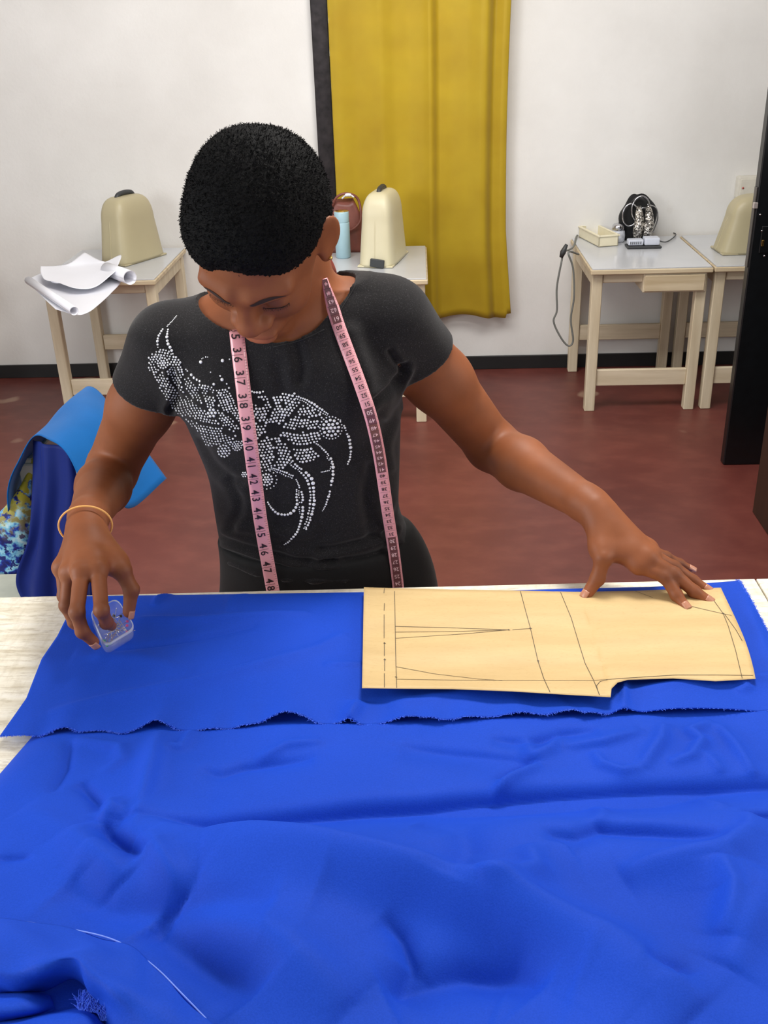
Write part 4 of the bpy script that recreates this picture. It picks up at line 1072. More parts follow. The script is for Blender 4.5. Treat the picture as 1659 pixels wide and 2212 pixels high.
#PART4
# ---------------------------------------------------------------- shirt
ARM = .36
SF = Field((-.46, 1.16, .80), (.28, 1.54, 1.42), .0026)
SF.op(*f_torso(.0075), .02)
nb = HB['neck']
for sh, s in ((shR, -1), (shL, 1)):
    a = nb+np.array([s*.03, .012, -.035]); SF.op(*f_cone(a, sh+np.array([-s*.012, 0, .004]), .056, .052), .035)
for px, py in ((520, 868), (735, 850)):
    SF.op(*f_ell(J(px, py, 1.275), (.058, .042, .056)), .03)
for sh, el in ((shR, elR), (shL, elL)):
    d = (el-sh)/np.linalg.norm(el-sh); e = MX(sh, el, .40)
    SF.op(*f_cone(sh, e, .0525, .0525), .03)
HFn = [(-1, shR, elR, .30), (1, shL, elL, .25)]
SF.op(*f_cone(nk0, nk1, .064, .056), .03); SF.op(*f_cone(hl(0, -.01, -.085), J(612, 700, 1.315), .046, .054), .03); SF.op(*f_cone(MX(nk0, nk1, .62), nk1+np.array([0, 0, .06]), .075, .10), .003, 'sub'); SF.op(*f_cone(MX(hl(0, -.01, -.085), J(612, 700, 1.315), .30), hl(0, -.01, -.04), .07, .09), .003, 'sub')
# open the sleeves and the neckline
for s, sh, el, fr_ in HFn:
    d = (el-sh)/np.linalg.norm(el-sh); L = np.linalg.norm(el-sh); c = sh+d*L*fr_
    nrm = d+np.array([s*-.10, 0, -.0]); nrm /= np.linalg.norm(nrm)
    def pl(X, Y, Z, c=c, n=nrm, sh=sh, L=L, d=d):
        h = (X-c[0])*n[0]+(Y-c[1])*n[1]+(Z-c[2])*n[2]
        t = (X-sh[0])*d[0]+(Y-sh[1])*d[1]+(Z-sh[2])*d[2]
        rad = np.sqrt(np.maximum((X-sh[0]-t*d[0])**2+(Y-sh[1]-t*d[1])**2+(Z-sh[2]-t*d[2])**2, 0))
        return np.maximum(-h, rad-.064)      # solid beyond the hem plane, near the arm
    lo = np.minimum(c-.08, el-.05); hi = np.maximum(c+.08, el+.05); SF.op(pl, lo, hi, .003, 'sub')
    SF.op(*f_cone(MX(sh, el, fr_-.14), MX(sh, el, .9), .0475, .0485), .003, 'sub')
ncx = PY(596, 612, 1.33); RN = np.array(Matrix.Rotation(math.radians(-9), 3, 'Y'))
SF.op(*f_ell(ncx, (.106, .092, .092), RN), .002, 'sub')
hemz = PY(700, 1246, 1.27)[2]
SF.op(lambda X, Y, Z: (Z-(hemz-.05*(X-PY(700, 1240, 1.27)[0])))*1.0+0*X+0*Y, (-.4, 1.1, .7), (.3, 1.6, hemz), .003, 'sub')
Vs, Qs = nets(SF, 'shirt'); Vs = smooth_v(Vs, Qs, 2, .4)
Ns = vnormals(Vs, Qs)
rel = Vs-CAM; wz = rel @ FW; pxs = 829.5+FPX*(rel @ CX)/wz; pys = 1106-FPX*(rel @ CY)/wz
facing = np.clip(-(Ns*rel).sum(1)/np.linalg.norm(rel, axis=1)*3, 0, 1)
SW = [([(470,1160),(520,1180),(564,1190),(650,1211),(720,1214)], -.0045, 7), ([(480,1190),(560,1215),(640,1232),(740,1238)], -.004, 7), ([(694,1188),(770,1172),(845,1145)], -.005, 8),
      ([(700,1212),(780,1205),(858,1180)], -.004, 7), ([(520,1140),(600,1155),(680,1150)], .003, 12), ([(876,790),(846,838),(802,872)], -.006, 8), ([(880,800),(862,850),(835,900)], .003, 9),
      ([(842,760),(858,785),(872,800)], -.005, 7), ([(640,745),(652,790),(648,820)], -.004, 12), ([(600,790),(612,840)], -.002, 12), ([(760,720),(790,800),(800,850)], .003, 16),
      ([(370,880),(395,860),(450,850)], -.004, 9), ([(372,800),(380,850),(370,880)], -.006, 7), ([(800,1010),(790,1080),(800,1150)], -.004, 12), ([(830,1160),(852,1130),(866,1090)], -.004, 7),
      ([(498,1040),(520,1090),(500,1140)], -.003, 9), ([(860,905),(840,960),(845,1010)], .003, 10), ([(500,1215),(600,1250),(760,1252)], .004, 6), ([(430,950),(470,1010),(520,1040)], -.003, 10)]
disp = np.zeros(len(Vs))
for pts, a, w in SW:
    P = np.array(catmull([np.array(p, float) for p in pts], 5)); best = np.full(len(Vs), 1e9); 
    for i in range(len(P)-1):
        d = P[i+1]-P[i]; t = np.clip(((pxs-P[i, 0])*d[0]+(pys-P[i, 1])*d[1])/(d @ d+1e-9), 0, 1)
        best = np.minimum(best, np.hypot(pxs-P[i, 0]-t*d[0], pys-P[i, 1]-t*d[1]))
    disp += a*np.exp(-(best/w)**2)-a*.45*np.exp(-((best-w*1.9)/w)**2)
# gentle irregular cloth waves
disp += .0014*np.sin(Vs[:, 2]*60+9*np.sin(Vs[:, 0]*17))*np.clip((1.12-Vs[:, 2])/.15, .1, 1)
Vs = Vs+Ns*(disp*facing)[:, None]
# the skin under the shirt is drawn in so that it never shows through the cloth
ii = np.clip(np.round((Vb-SF.lo)/SF.h).astype(int), 0, np.array(SF.n)-1); ins = (Vb > SF.lo).all(1) & (Vb < SF.lo+SF.h*(SF.n-1)).all(1)
sv = np.where(ins, SF.F[tuple(ii.T)], .5); pull = np.clip((-sv-.0045)/.003, 0, 1)*.009
Vb2 = Vb-vnormals(Vb, Qb)*pull[:, None]; body_me.vertices.foreach_set('co', (Vb2-PO).astype(np.float32).ravel()); body_me.update()
k_ = NT('black_heather_jersey'); v = k_.coord(); w1 = k_.noise(v, 700, 2, .8); w2 = k_.noise(k_.coord((160, 500, 500)), 1.2, 3)
c = k_.ramp(w1, [(.42, srgb(21, 20, 21)), (.62, srgb(33, 31, 33)), (.74, srgb(78, 76, 78))])
k_.l(c, k_.b.inputs['Base Color']); k_.b.inputs['Roughness'].default_value = .85; k_.b.inputs['Sheen Weight'].default_value = .12; k_.b.inputs['Specular IOR Level'].default_value = .2
k_.bump(w2, .25, .0006)
shirt = plink('t_shirt', Vs, Qs, k_.m); shirt['label'] = 'black heather cap-sleeved t-shirt with rhinestone flower motif'
bs = bvh_of(Vs, Qs)
M_seam = mat('seam_thread', srgb(30, 30, 31), .8)
def on_surface(pts, b, n=6, off=.001):
    out = []
    for p in catmull([np.array(q, float) for q in pts], n):
        h, nr = hit(b, p[0], p[1])
        if h is not None: out.append((h, nr if nr @ ray(p[0], p[1]) < 0 else -nr))
    return [h+n_*off for h, n_ in out]
for pts in ([(771,590),(765,620),(742,660),(716,702)], [(700,712),(650,735),(590,750)]):
    P = on_surface(pts, bs, 6, .0003)
    if len(P) > 3: link('collar_seam', tube_mesh('collar_seam', [p-PO for p in P], .0007, 5), M_seam, shirt)

# rhinestones
def inpoly(x, y, P):
    c = False; n = len(P)
    for i in range(n):
        x1, y1 = P[i]; x2, y2 = P[i-1]
        if (y1 > y) != (y2 > y) and x < (x2-x1)*(y-y1)/(y2-y1)+x1: c = not c
    return c
def dpl(x, y, P): 
    b = 1e9
    for i in range(len(P)-1):
        dx, dy = P[i+1][0]-P[i][0], P[i+1][1]-P[i][1]; t = max(0, min(1, ((x-P[i][0])*dx+(y-P[i][1])*dy)/(dx*dx+dy*dy+1e-9))); b = min(b, math.hypot(x-P[i][0]-t*dx, y-P[i][1]-t*dy))
    return b
RA = [(335,760),(350,752),(376,760),(392,782),(402,812),(425,832),(445,828),(470,842),(492,838),(506,862),(522,900),(518,930),(500,962),(470,962),(448,968),(432,935),(402,912),(375,885),(352,850),(333,815),(320,795),(320,772)]
RB = [(530,852),(560,858),(600,852),(640,848),(655,872),(684,882),(704,900),(690,930),(696,950),(676,965),(692,985),(660,1003),(630,1000),(610,1012),(580,1028),(548,1016),(524,965),(500,955),(515,900)]
gaps = [([(352,800),(380,835),(400,860)],3), ([(395,812),(400,850),(440,880),(470,900)],3), ([(430,840),(445,880),(480,915)],3), ([(465,845),(470,880),(500,900)],3), ([(400,900),(440,915),(500,925)],3), ([(360,780),(350,800),(338,810)],2.5),
        ([(607,918),(640,890),(652,872)],3), ([(612,930),(655,930),(695,928)],3.5), ([(605,945),(640,965),(680,962)],3.5), ([(592,950),(598,985),(585,1020)],3), ([(573,940),(550,960),(535,1000)],3), ([(568,918),(545,905),(530,880)],3),
        ([(580,905),(590,875),(585,852)],3), ([(640,895),(665,905),(690,905)],2.5), ([(620,960),(635,985),(640,1000)],3), ([(498,895),(520,925),(515,950)],4), ([(548,862),(566,872)],8), ([(484,930),(502,940)],5)]
holes = [(589,929,17), (612,872,5), (560,990,5), (510,935,5), (455,850,5), (545,880,5)]
st_ = []
def put(x, y, r, sep=.93):
    for X, Y, R in st_:
        if abs(X-x) < 12 and (X-x)**2+(Y-y)**2 < ((R+r)*sep)**2: return
    st_.append((x, y, r))
def flower(cx_, cy_, R, r0):
    put(cx_, cy_, r0)
    k = 1
    while k*r0*2.15 < R:
        rr = k*r0*2.15; n = max(5, int(2*math.pi*rr/(r0*2.25)))
        for i in range(n): put(cx_+rr*math.cos(i*6.283/n+k), cy_+rr*math.sin(i*6.283/n+k), r0*(1-.05*k))
        k += 1
flower(715, 924, 18, 3.9); flower(484, 974, 15, 2.9); flower(576, 1036, 17, 2.8); flower(352, 784, 15, 2.6); flower(458, 892, 9, 3.6); flower(528, 1025, 8, 2.2); flower(512, 963, 11, 2.3)
for a in range(22): put(715+24*math.cos(a*.2856), 924+24*math.sin(a*.2856), 1.9)
for a in range(16): put(576+22*math.cos(a*.39), 1036+20*math.sin(a*.39), 1.8)
def chain(P, r0, r1, gap=1.15, rows=1, jit=.6):
    P = [np.array(p, float) for p in catmull([np.array(p, float) for p in P], 8)]; acc = 0; nx = 0
    tot = sum(np.linalg.norm(P[i+1]-P[i]) for i in range(len(P)-1))
    for i in range(len(P)-1):
        L = np.linalg.norm(P[i+1]-P[i]); d = (P[i+1]-P[i])/(L+1e-9); s = np.array([-d[1], d[0]])
        while nx < acc+L:
            q = P[i]+d*(nx-acc); f = nx/tot; r = (r0+(r1-r0)*math.sin(math.pi*f))*random.uniform(.75, 1.2)
            for k in range(rows):
                o = q+s*((k-(rows-1)/2)*r*2.3+random.uniform(-jit, jit)); put(o[0], o[1], r*(1 if k == 0 else .75))
            nx += r*2*gap
        acc += L
for a in (([(381,682),(375,690),(366,700),(360,706)],1.4,1.8), ([(351,711),(344,724),(340,738),(341,752)],1.8,3.2), ([(363,712),(361,724),(362,738),(368,752),(374,764)],2,3.6), ([(402,798),(412,808),(422,818),(434,824)],2.4,3.2),
          ([(436,775),(441,772),(450,771)],1.4,1.6), ([(540,845),(556,848),(572,845)],2.4,3.4)): chain(*a)
for x, y, r in ((434,782,4),(481,779,4),(487,775,4.2),(496,776,1.8),(455,804,1.6),(476,812,2.2),(480,820,4),(474,822,3),(462,830,3.2),(490,829,2),(495,838,2.4)): put(x, y, r)
chain([(640,858),(660,866),(682,880),(702,893),(714,899)],2.0,3.0,1.1,2); chain([(733,905),(744,922),(752,942),(757,962),(757,985),(751,1004)],1.8,3.8,1.08,1); chain([(740,915),(750,935)],1.6,2.2)
chain([(684,958),(700,972),(712,986),(719,1002),(719,1026),(714,1055),(707,1082),(697,1104)],1.6,3.4,1.12,1); chain([(708,985),(717,1000),(716,1015)],1.8,2.4,1.1,2); chain([(694,1020),(712,1016)],1.4,1.5)
chain([(628,1000),(648,1015),(661,1026),(670,1039),(674,1062),(674,1088),(668,1117),(659,1142)],2.0,3.9,1.06,2); chain([(586,1012),(612,1022),(632,1030)],1.8,2.4,1.1,2)
chain([(640,1036),(646,1050),(653,1069),(655,1088),(653,1112),(648,1132),(640,1152),(628,1166),(614,1177)],1.6,4.0,1.08,1); chain([(579,1085),(586,1096),(600,1109),(615,1112),(630,1107),(641,1093),(641,1072),(641,1056)],1.8,3.8,1.12,1); chain([(648,1060),(649,1090),(650,1110)],2,2.6,1.1,2)
for Rg, s0 in ((RA, 6.4), (RB, 7.4)):
    xs = [p[0] for p in Rg]; ys = [p[1] for p in Rg]
    for j in range(int((max(ys)-min(ys))/(s0*.86))):
        for i in range(int((max(xs)-min(xs))/s0)+1):
            x = min(xs)+i*s0+(j % 2)*s0/2; y = min(ys)+j*s0*.86
            x += 3.0*math.sin(y*.09)+random.uniform(-.7, .7); y += 3.2*math.sin(x*.07)+random.uniform(-.7, .7)
            if not inpoly(x, y, Rg) or any((x-a)**2+(y-b)**2 < r*r for a, b, r in holes) or any(dpl(x, y, g) < w_ for g, w_ in gaps): continue
            put(x, y, s0*.38*random.uniform(.72, 1.12), .9)
V = []; F = []
for x, y, r in st_:
    h, nr = hit(bs, x, y)
    if h is None: continue
    if nr @ ray(x, y) > 0: nr = -nr
    R = r*depth(h)/FPX*.98; a = np.cross(nr, [0, 0, 1.]); a /= np.linalg.norm(a); b_ = np.cross(nr, a); b0 = len(V)
    for rr, hh in ((1, 0), (.92, .45), (.5, .75)):
        for k in range(8): V.append(h+a*R*rr*math.cos(k*.785)+b_*R*rr*math.sin(k*.785)+nr*R*hh-PO)
    for l_ in range(2):
        for k in range(8): F.append((b0+l_*8+k, b0+l_*8+(k+1) % 8, b0+l_*8+8+(k+1) % 8, b0+l_*8+8+k))
    F.append(tuple(b0+16+k for k in range(8)))
print('stones', len(st_))
kr = NT('rhinestone'); kr.b.inputs['Base Color'].default_value = srgb(246, 248, 250); kr.b.inputs['Metallic'].default_value = .0; kr.b.inputs['Roughness'].default_value = .3; kr.b.inputs['Coat Weight'].default_value = 1; kr.b.inputs['Specular IOR Level'].default_value = .8
o = link('rhinestone_motif', mesh_arr('rhinestone_motif', V, F), kr.m, shirt, False); o['kind'] = 'stuff'

# ---------------------------------------------------------------- trousers, shoes
TF = Field((-.50, 1.10, .02), (.34, 1.68, .98), .006)
TF.op(*f_torso(.011), .02)
hc_ = np.array([scx[1], 1.39, .72])
for s, hx in ((-1, -.085), (1, .085)):
    hip = hc_+np.array([hx, 0, .02]); kn = np.array([hc_[0]+hx*1.1, 1.37, .46]); an = np.array([hc_[0]+hx*1.15, 1.42, .10])
    TF.op(*f_cone(hip, kn, .092, .066), .03); TF.op(*f_cone(kn, an, .066, .052), .02)
TF.op(*f_ell(PY(858, 1262, 1.37), (.046, .07, .09)), .04)
TF.op(lambda X, Y, Z: hemz+.03-Z+0*X+0*Y, (-.5, 1.1, hemz+.03), (.34, 1.68, 1.1), .003, 'sub')
TF.op(lambda X, Y, Z: hemz+.02-Z+0*X+0*Y, (-.5, 1.1, .9), (.34, 1.68, 1.2), .003, 'int') if False else None
Vt, Qt = nets(TF, 'trousers'); Vt = smooth_v(Vt, Qt, 2)
plink('trousers', Vt, Qt, m_cloth('black_trouser_cloth', srgb(18, 18, 19), .8, .1, 500))
for hx in (-.098, .098):
    G = Field(hc_+np.array([hx-.07, -.20, -.75]), hc_+np.array([hx+.07, .12, -.58]), .006)
    a = np.array([hc_[0]+hx, 1.43, .045]); G.op(*f_cone(a, a+np.array([hx*.2, -.15, -.008]), .040, .034), .02); G.op(*f_cone(a+np.array([0, 0, .05]), a, .045, .042), .03)
    G.op(lambda X, Y, Z: Z-.004+0*X+0*Y, (-1, 0, -.05), (1, 2, .004), .002, 'sub')
    v_, q_ = nets(G, 'shoe'); plink('shoe', smooth_v(v_, q_, 2), q_, M_black)

# ---------------------------------------------------------------- nails, brows, lashes, jewellery
M_nail = mat('fingernail', srgb(188, 132, 106), .3, vary=.05)
def nail(p2, p3, r, up, ln=.0105, wd=.0075):
    d = p3-p2; d /= np.linalg.norm(d); up = up-d*(up @ d); up /= np.linalg.norm(up); s = np.cross(d, up)
    V = []; F = []
    for i in range(7):
        for j in range(7):
            u = (i/6-.5)*2; v_ = (j/6-.5)*2; k = math.sqrt(max(0, 1-.18*u**4)); an = v_*.95*k
            V.append(p3+d*(u*ln/2+r*.35)+s*math.sin(an)*(r*1.02)+up*math.cos(an)*(r*1.03)*(1-.10*(u > 0)*u)-up*.0004-PO)
    idx = np.arange(49).reshape(7, 7); F = np.stack([idx[:-1, :-1], idx[1:, :-1], idx[1:, 1:], idx[:-1, 1:]], -1).reshape(-1, 4)
    o = link('fingernail', mesh_arr('fingernail', np.array(V), F), M_nail, body); solid(o, .0008, 0)
rt = dict(index=.0064, middle=.0066, ring=.0062, pinky=.0054, thumb=.0076)
for k in fL: nail(fL[k][2], fL[k][3], rt[k], np.array([.1, -.35, .9]) if k != 'thumb' else np.array([-.5, -.3, .8]))
nail(fR['thumb'][2], fR['thumb'][3], rt['thumb'], np.array([.9, -.1, .35]))
nail(fR['middle'][2], fR['middle'][3], rt['middle'], np.array([0, -.9, -.1]))
M_lash = mat('black_lash', srgb(22, 16, 14), .7)
bbt = bb
def snap(p, off=.0004):
    fd = HR @ np.array([0, 1., 0]); r = bbt.ray_cast(Vector(p-fd*.06), Vector(fd)); n = np.array(r[1]); q = np.array(r[0])
    if n @ fd > 0: n = -n
    return q+n*off, n
for s in (-1, 1):
    P = [snap(hl(s*x, -.11, z)) for x, z in ((.012, .0185), (.020, .0215), (.030, .0225), (.040, .021), (.050, .016))]
    P = catmull([p[0] for p in P], 5); V = []
    for i, p in enumerate(P):
        t = i/(len(P)-1); w_ = .0026*math.sin(math.pi*(.18+.8*t))+.0004; q, n = snap(p); a = P[min(i+1, len(P)-1)]-P[max(i-1, 0)]; sd = np.cross(a/np.linalg.norm(a), n)
        V += [q+sd*w_-PO, q-sd*w_-PO]
    link('eyebrow', mesh_arr('eyebrow', V, [(2*i, 2*i+1, 2*i+3, 2*i+2) for i in range(len(P)-1)]), mat('eyebrow_hair', srgb(46, 28, 22), .8), body)
    E_ = [snap(hl(s*x, -.10, z)) for x, z in ((.018, -.0095), (.025, -.0125), (.033, -.0135), (.041, -.0115), (.048, -.0075))]
    LP = catmull([p[0] for p in E_], 5)
    link('eyelash', tube_mesh('eyelash', [p-PO for p in LP], .0005, 5), M_lash, body)
    stt = []; drr = []
    for p in LP:
        for _ in range(2): stt.append(p+rng.normal(size=3)*.0004); drr.append(HR @ np.array([s*.35+rng.normal()*.15, -1, -.35+rng.normal()*.1]))
    o = strands('eyelash_hairs', stt, drr, rng.uniform(.002, .0042, len(stt)), M_lash, body, PO, .0002)
ear_h, _n = hit(bb, 714, 556)
if ear_h is None: ear_h = hl(.078, .0, -.04)
bm = bmesh.new(); bmesh.ops.create_uvsphere(bm, u_segments=16, v_segments=10, radius=.0028); o = link('earring', bm_mesh('earring', bm), M_gold, person); o.location = Vector(ear_h-PO+np.array([.0, -.002, 0]))
wc = MX(wrR, fR['middle'][0], .10)+np.array([0, 0, .002]); ax_ = (MX(fR['middle'][0], fR['ring'][0], .3)-elR); ax_ /= np.linalg.norm(ax_)
s1 = np.cross(ax_, [0, 0, 1.]); s1 /= np.linalg.norm(s1); s2 = np.cross(s1, ax_)
link('bracelet', tube_mesh('bracelet', [wc-PO+s1*.0335*math.cos(a)+s2*.027*math.sin(a) for a in np.linspace(0, 2*math.pi, 49)[:-1]], .0013, 8, True), mat('orange_rubber', srgb(232, 172, 96), .5, vary=.05), person)

# ---------------------------------------------------------------- tape measure
tapeV = np.concatenate([Vb, Vs]); tapeQ = np.concatenate([Qb, Qs+len(Vb)]); bt = bvh_of(tapeV, tapeQ)
def tape_path(pts, step=9):
    P = catmull([np.array(p, float) for p in pts], 14); out = []
    for x, y in P:
        h, nr = hit(bt, x, y)
        if h is None: out.append(None); continue
        out.append((h, x, y))
    D = [depth(o[0]) if o is not None else np.nan for o in out]; D = np.array(D); idx = np.arange(len(D)); ok = ~np.isnan(D); D = np.interp(idx, idx[ok], D[ok])
    # hang: keep the tape in front of the surface, smoothed
    K = 9; Dp = np.pad(D, K, 'edge'); Dm = np.array([Dp[i:i+2*K+1].min() for i in range(len(D))]); Dp = np.pad(Dm, K, 'edge'); Ds = np.convolve(Dp, np.ones(2*K+1)/(2*K+1), 'valid')
    D = np.minimum(Ds, D)-.0035
    return [CAM+ray(x, y)*d for (x, y), d in zip(P, D)]
bf = bvh_of(Vs, Qs)
LPX = [(509,690),(511,715),(516,760),(522,810),(529,870),(537,930),(546,1000),(554,1060),(562,1120),(572,1180),(582,1235),(592,1290)]
RPX = [(701,602),(708,628),(717,658),(730,700),(752,760),(778,830),(801,900),(817,970),(828,1040),(838,1110),(849,1180),(857,1240),(862,1285)]
save = bt; bt = bf; LP3 = tape_path(LPX); bt = save; RP3 = tape_path(RPX)
tape = empty('tape_measure', tuple(LP3[0]), 'pink tape measure hanging around the neck of the woman with printed black numbers', 'tape measure')
TO = np.array(tape.location)
_c = MX(nk0, nk1, .40); _r = lambda th, z_: _c+np.array([.064*math.cos(math.radians(th)), .066*math.sin(math.radians(th)), z_])
backp = [np.array(LP3[0]), _r(215, -.01), _r(180, .01), _r(135, .03), _r(90, .035), _r(45, .02), _r(10, -.01), _r(-25, -.03), np.array(RP3[0])]
_unused = [np.array(LP3[0]), J(470, 640, 1.33)+np.array([0, 0, .02]), nk0+np.array([-.075, .045, .05]), nk0+np.array([0, .085, .075]), nk0+np.array([.065, .05, .07]), np.array(RP3[0])]
class Ribbon:
    def __init__(s, P, W):
        s.P = np.array(P); s.L = np.r_[0, np.cumsum(np.linalg.norm(np.diff(s.P, axis=0), axis=1))]; s.W = W
        T = np.gradient(s.P, axis=0); T /= np.linalg.norm(T, axis=1, keepdims=True); s.T = T
        S = []
        for p, t in zip(s.P, T):
            v = (p-CAM)/np.linalg.norm(p-CAM); n = -v+np.array([0, 0, .15]); sd = np.cross(t, n); S.append(-sd/np.linalg.norm(sd))
        s.S = np.array(S); s.S *= np.sign((s.S @ CX))[:, None]; s.N = np.cross(s.S, T); s.N *= np.sign(-(s.N @ FW))[:, None]
    def at(s, d, a, off=0):
        g = lambda A: np.array([np.interp(d, s.L, A[:, k]) for k in range(3)])
        return g(s.P)+g(s.S)*a+g(s.N)*off
RL = Ribbon(LP3, .0185); RR = Ribbon(RP3, .0165)
M_tape = mat('pink_tape_vinyl', srgb(238, 168, 176), .35, vary=.04, scale=8, coat=.3)
M_print = mat('tape_print', srgb(52, 36, 40), .5); M_block = mat('tape_print_block', srgb(118, 70, 74), .4, coat=.3)
def ribbon_mesh(R, name, wfun=None, d0=0, d1=None, off=0, m=M_tape, a0=-.5, a1=.5, parent=tape):
    d1 = R.L[-1] if d1 is None else d1; n = max(2, int((d1-d0)/.006)+1); V = []
    for d in np.linspace(d0, d1, n):
        w_ = R.W if wfun is None else wfun(d)
        for j in range(5): a = a0+(a1-a0)*j/4; V.append(R.at(d, a*w_, off+.0012*(1-4*a*a))-TO)
    idx = np.arange(n*5).reshape(n, 5); F = np.stack([idx[:-1, :-1], idx[1:, :-1], idx[1:, 1:], idx[:-1, 1:]], -1).reshape(-1, 4)
    return link(name, mesh_arr(name, np.array(V), F), m, parent)
wR = lambda d: .0165*min(1, .45+d/.07)
o = ribbon_mesh(RL, 'band'); solid(o, .0006, 0); o = ribbon_mesh(RR, 'band', wR); solid(o, .0006, 0)
# part lying round the back of the neck
BP = catmull(backp, 8); V = []
for i, p in enumerate(BP):
    t = BP[min(i+1, len(BP)-1)]-BP[max(i-1, 0)]; c_ = p-nk0; c_[2] = 0; sd = np.cross(t/np.linalg.norm(t), c_/np.linalg.norm(c_)); w_ = .004+.005*math.sin(math.pi*i/(len(BP)-1)); V += [p+sd*w_-TO, p-sd*w_-TO]
link('neck_band', mesh_arr('neck_band', np.array(V), [(2*i, 2*i+1, 2*i+3, 2*i+2) for i in range(len(BP)-1)]), M_tape, tape)
# printed scale
GC = {}
def glyph(txt):
    if txt not in GC:
        cu_ = bpy.data.curves.new('glyph', 'FONT'); cu_.body = txt; cu_.align_x = 'CENTER'; cu_.align_y = 'CENTER'; cu_.size = 1; cu_.resolution_u = 3; cu_.offset = .012
        ob = bpy.data.objects.new('glyph', cu_); COL.objects.link(ob); dg = bpy.context.evaluated_depsgraph_get(); me = bpy.data.meshes.new_from_object(ob.evaluated_get(dg))
        GC[txt] = ([tuple(v.co) for v in me.vertices], [tuple(p.vertices) for p in me.polygons]); bpy.data.objects.remove(ob); bpy.data.meshes.remove(me)
    return GC[txt]
def near_d(R, px, py):
    b = min(range(len(R.P)), key=lambda i: (proj(R.P[i])[0]-px)**2+(proj(R.P[i])[1]-py)**2); return R.L[b]
PV, PF = [], []; BV, BF = [], []; LV, LF = [], []
def quad(store, R, d0, d1, a0, a1, off):
    V, F = store; b = len(V)
    for d, a in ((d0, a0), (d0, a1), (d1, a1), (d1, a0)): V.append(R.at(d, a, off)-TO)
    F.append((b, b+1, b+2, b+3))
def word(store, R, txt, d, a, size, mode, off):
    V, F = store; gv, gf = glyph(txt); b = len(V)
    for x, y, _ in gv:
        x *= size; y *= size
        if mode == 'cw': V.append(R.at(d+x, a+y, off)-TO)
        else: V.append(R.at(d+y, a-x, off)-TO)
    F += [tuple(b+i for i in f) for f in gf]
d36, d47 = near_d(RL, 518, 765), near_d(RL, 580, 1222); pitch = (d47-d36)/11
OF = .0019
for i in range(34, 50):
    d = d36+(i-36)*pitch
    if not (.0 < d < RL.L[-1]-.002): continue
    quad((PV, PF), RL, d-.00025, d+.00025, -.0092, .0045, OF)
    word((PV, PF), RL, str(i)[0], d-.0060, -.0025, .0150, 'cw', OF); word((PV, PF), RL, str(i)[1], d+.0058, -.0025, .0150, 'cw', OF)
    for k in range(1, 8):
        dd = d+k*pitch/8
        if dd < RL.L[-1]: quad((PV, PF), RL, dd-.00018, dd+.00018, .0088-(.0050 if k == 4 else .0036 if k % 2 == 0 else .0024), .0088, OF-.0008)
d60, d25 = near_d(RR, 733, 708), near_d(RR, 858, 1243); cm = (d25-d60)/35
for i in range(23, 70):
    d = d60+(60-i)*cm
    if not (.0 < d < RR.L[-1]-.004): continue
    w_ = wR(d); dark = (i > 60) or (41 <= i <= 50) or (i <= 30)
    if dark: quad((BV, BF), RR, d-cm*.5, d+cm*.5, -w_*.34, w_*.34, OF-.0002)
    word((LV, LF) if dark else (PV, PF), RR, str(i), d, 0, .0078*w_/.0165, 'ud', OF+.0003)
    quad((PV, PF), RR, d-cm*.5-.00015, d-cm*.5+.00015, -w_*.40, w_*.40, OF+.0002)
    for k in range(0, 10, 2):
        dd = d-cm*.5+k*cm/10; quad((PV, PF), RR, dd-.0001, dd+.0001, w_*.36, w_*.46, OF-.0006)
def pm(n_, V, F, m):
    o = link(n_, mesh_arr(n_, V, F), m, tape, False); o['kind'] = 'stuff'
pm('printed_scale', PV, PF, M_print); pm('printed_blocks', BV, BF, M_block); pm('light_numerals', LV, LF, mat('pale_print', srgb(245, 205, 208), .5))

# ---------------------------------------------------------------- pin box held in her right hand
BC = [PZ(194,1326,.992), PZ(227,1402,.984), PZ(294,1361,.984), PZ(253,1297,.992)]
bc = sum(BC)/4; n_b = np.cross(BC[2]-BC[0], BC[3]-BC[1]); n_b /= np.linalg.norm(n_b); n_b *= np.sign(n_b[2])
pb = empty('pin_box', tuple(bc), 'small square clear plastic box of dressmaking pins held in the right hand', 'box')
def rsq(scale, hgt, rad=.22, n=6):
    out = []
    C4 = [c-bc for c in BC]
    for i in range(4):
        c0 = C4[i]; a = C4[i-1]-c0; b = C4[(i+1) % 4]-c0
        for k in range(n+1):
            t = k/n; p = (1-t)**2*(c0+a*rad)+2*t*(1-t)*c0+t*t*(c0+b*rad); out.append(p*scale+n_b*hgt)
    return out
def shell(name, rings, m, cap0=True, cap1=True):
    V = [p for r in rings for p in r]; n = len(rings[0])
    F = [(i*n+j, i*n+(j+1) % n, (i+1)*n+(j+1) % n, (i+1)*n+j) for i in range(len(rings)-1) for j in range(n)]
    if cap0: F.append(tuple(range(n))[::-1])
    if cap1: F.append(tuple((len(rings)-1)*n+j for j in range(n)))
    return link(name, mesh_arr(name, V, F), m, pb)
kcl = NT('clear_plastic'); kcl.b.inputs['Base Color'].default_value = srgb(225, 230, 240); kcl.b.inputs['Roughness'].default_value = .12; kcl.b.inputs['Alpha'].default_value = .09; kcl.b.inputs['Specular IOR Level'].default_value = .8
kc2 = NT('frosted_plastic_rim'); kc2.b.inputs['Base Color'].default_value = srgb(215, 220, 232); kc2.b.inputs['Roughness'].default_value = .25; kc2.b.inputs['Alpha'].default_value = .55
shell('box_base', [rsq(.97, -.0105), rsq(1, -.009), rsq(1, 0), rsq(.96, 0), rsq(.95, -.0085)], kcl.m)
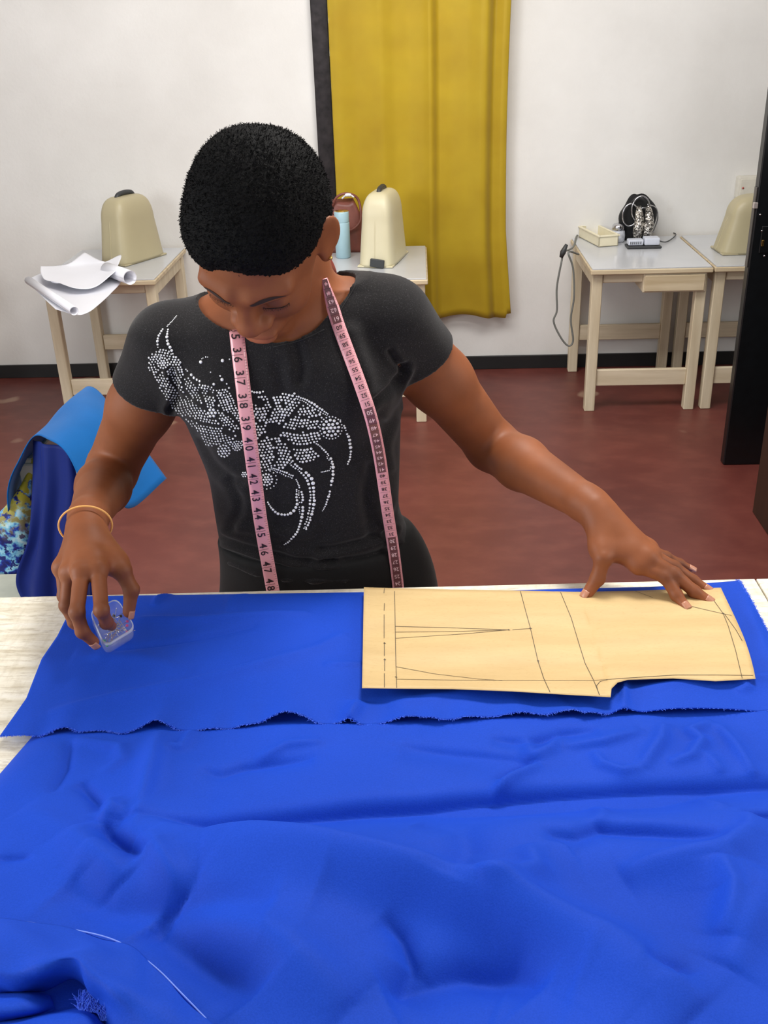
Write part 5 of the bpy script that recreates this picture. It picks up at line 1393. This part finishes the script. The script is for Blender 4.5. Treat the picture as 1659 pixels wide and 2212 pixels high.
shell('lid', [rsq(1.01, .0002), rsq(1.01, .003), rsq(.98, .004)], kcl.m, False, True)
shell('lid_rim', [rsq(1.015, .0015), rsq(1.015, .0036), rsq(.955, .0044), rsq(.955, .003)], kc2.m, False, False)
M_pin = mat('pin_steel', srgb(215, 215, 220), .2, 1, .05)
u_ = (BC[2]-BC[1]); v_ = (BC[0]-BC[1])
pmesh = tube_mesh('pin', [(0, 0, 0), (0, 0, .026), (0, 0, .0275)], [.00042, .00042, .00008], 6)
pmesh.materials.append(M_pin)
def pinhead(r): bm = bmesh.new(); bmesh.ops.create_icosphere(bm, subdivisions=2, radius=r); return bm_mesh('pin_head', bm)
hm = pinhead(.0019); hs = pinhead(.0008); hs.materials.append(M_pin)
cols_ = dict(green=srgb(30, 150, 100), pink=srgb(205, 20, 130), black=srgb(20, 20, 24))
heads = {k: hm.copy() for k in cols_}
for k, c_ in cols_.items(): heads[k].materials.append(mat(k+'_pin_head', c_, .3, vary=.02))
spec = [('green', .12, .14), ('green', .20, .10), ('green', .08, .22), ('pink', .84, .26), ('pink', .90, .36), ('pink', .80, .20), ('black', .66, .74), ('black', .52, .62), ('black', .82, .62), ('black', .60, .50)]
for i in range(34):
    if i < len(spec): kind, a, b = spec[i]
    else: kind, a, b = 'silver', random.uniform(.1, .9), random.uniform(.1, .9)
    p = BC[1]+u_*a+v_*b-n_b*(.002+.006*random.random())
    tgt = BC[1]+u_*random.uniform(.25, .75)+v_*random.uniform(.25, .75)-n_b*.006
    d = tgt-p; d /= np.linalg.norm(d)
    e = p+d*.0275; 
    o = bpy.data.objects.new('pin', pmesh); COL.objects.link(o); o.location = Vector(p); o.rotation_euler = Vector(d).to_track_quat('Z', 'Y').to_euler()
    h = bpy.data.objects.new('pin_head', heads[kind] if kind != 'silver' else hs); COL.objects.link(h); h.parent = o
    tag(o, dict(green='dressmaking pin with green head inside the clear box', pink='dressmaking pin with pink head inside the clear box', black='dressmaking pin with black head inside the clear box', silver='plain silver dressmaking pin inside the clear box')[kind], 'pin', kind+' headed pins in the box')
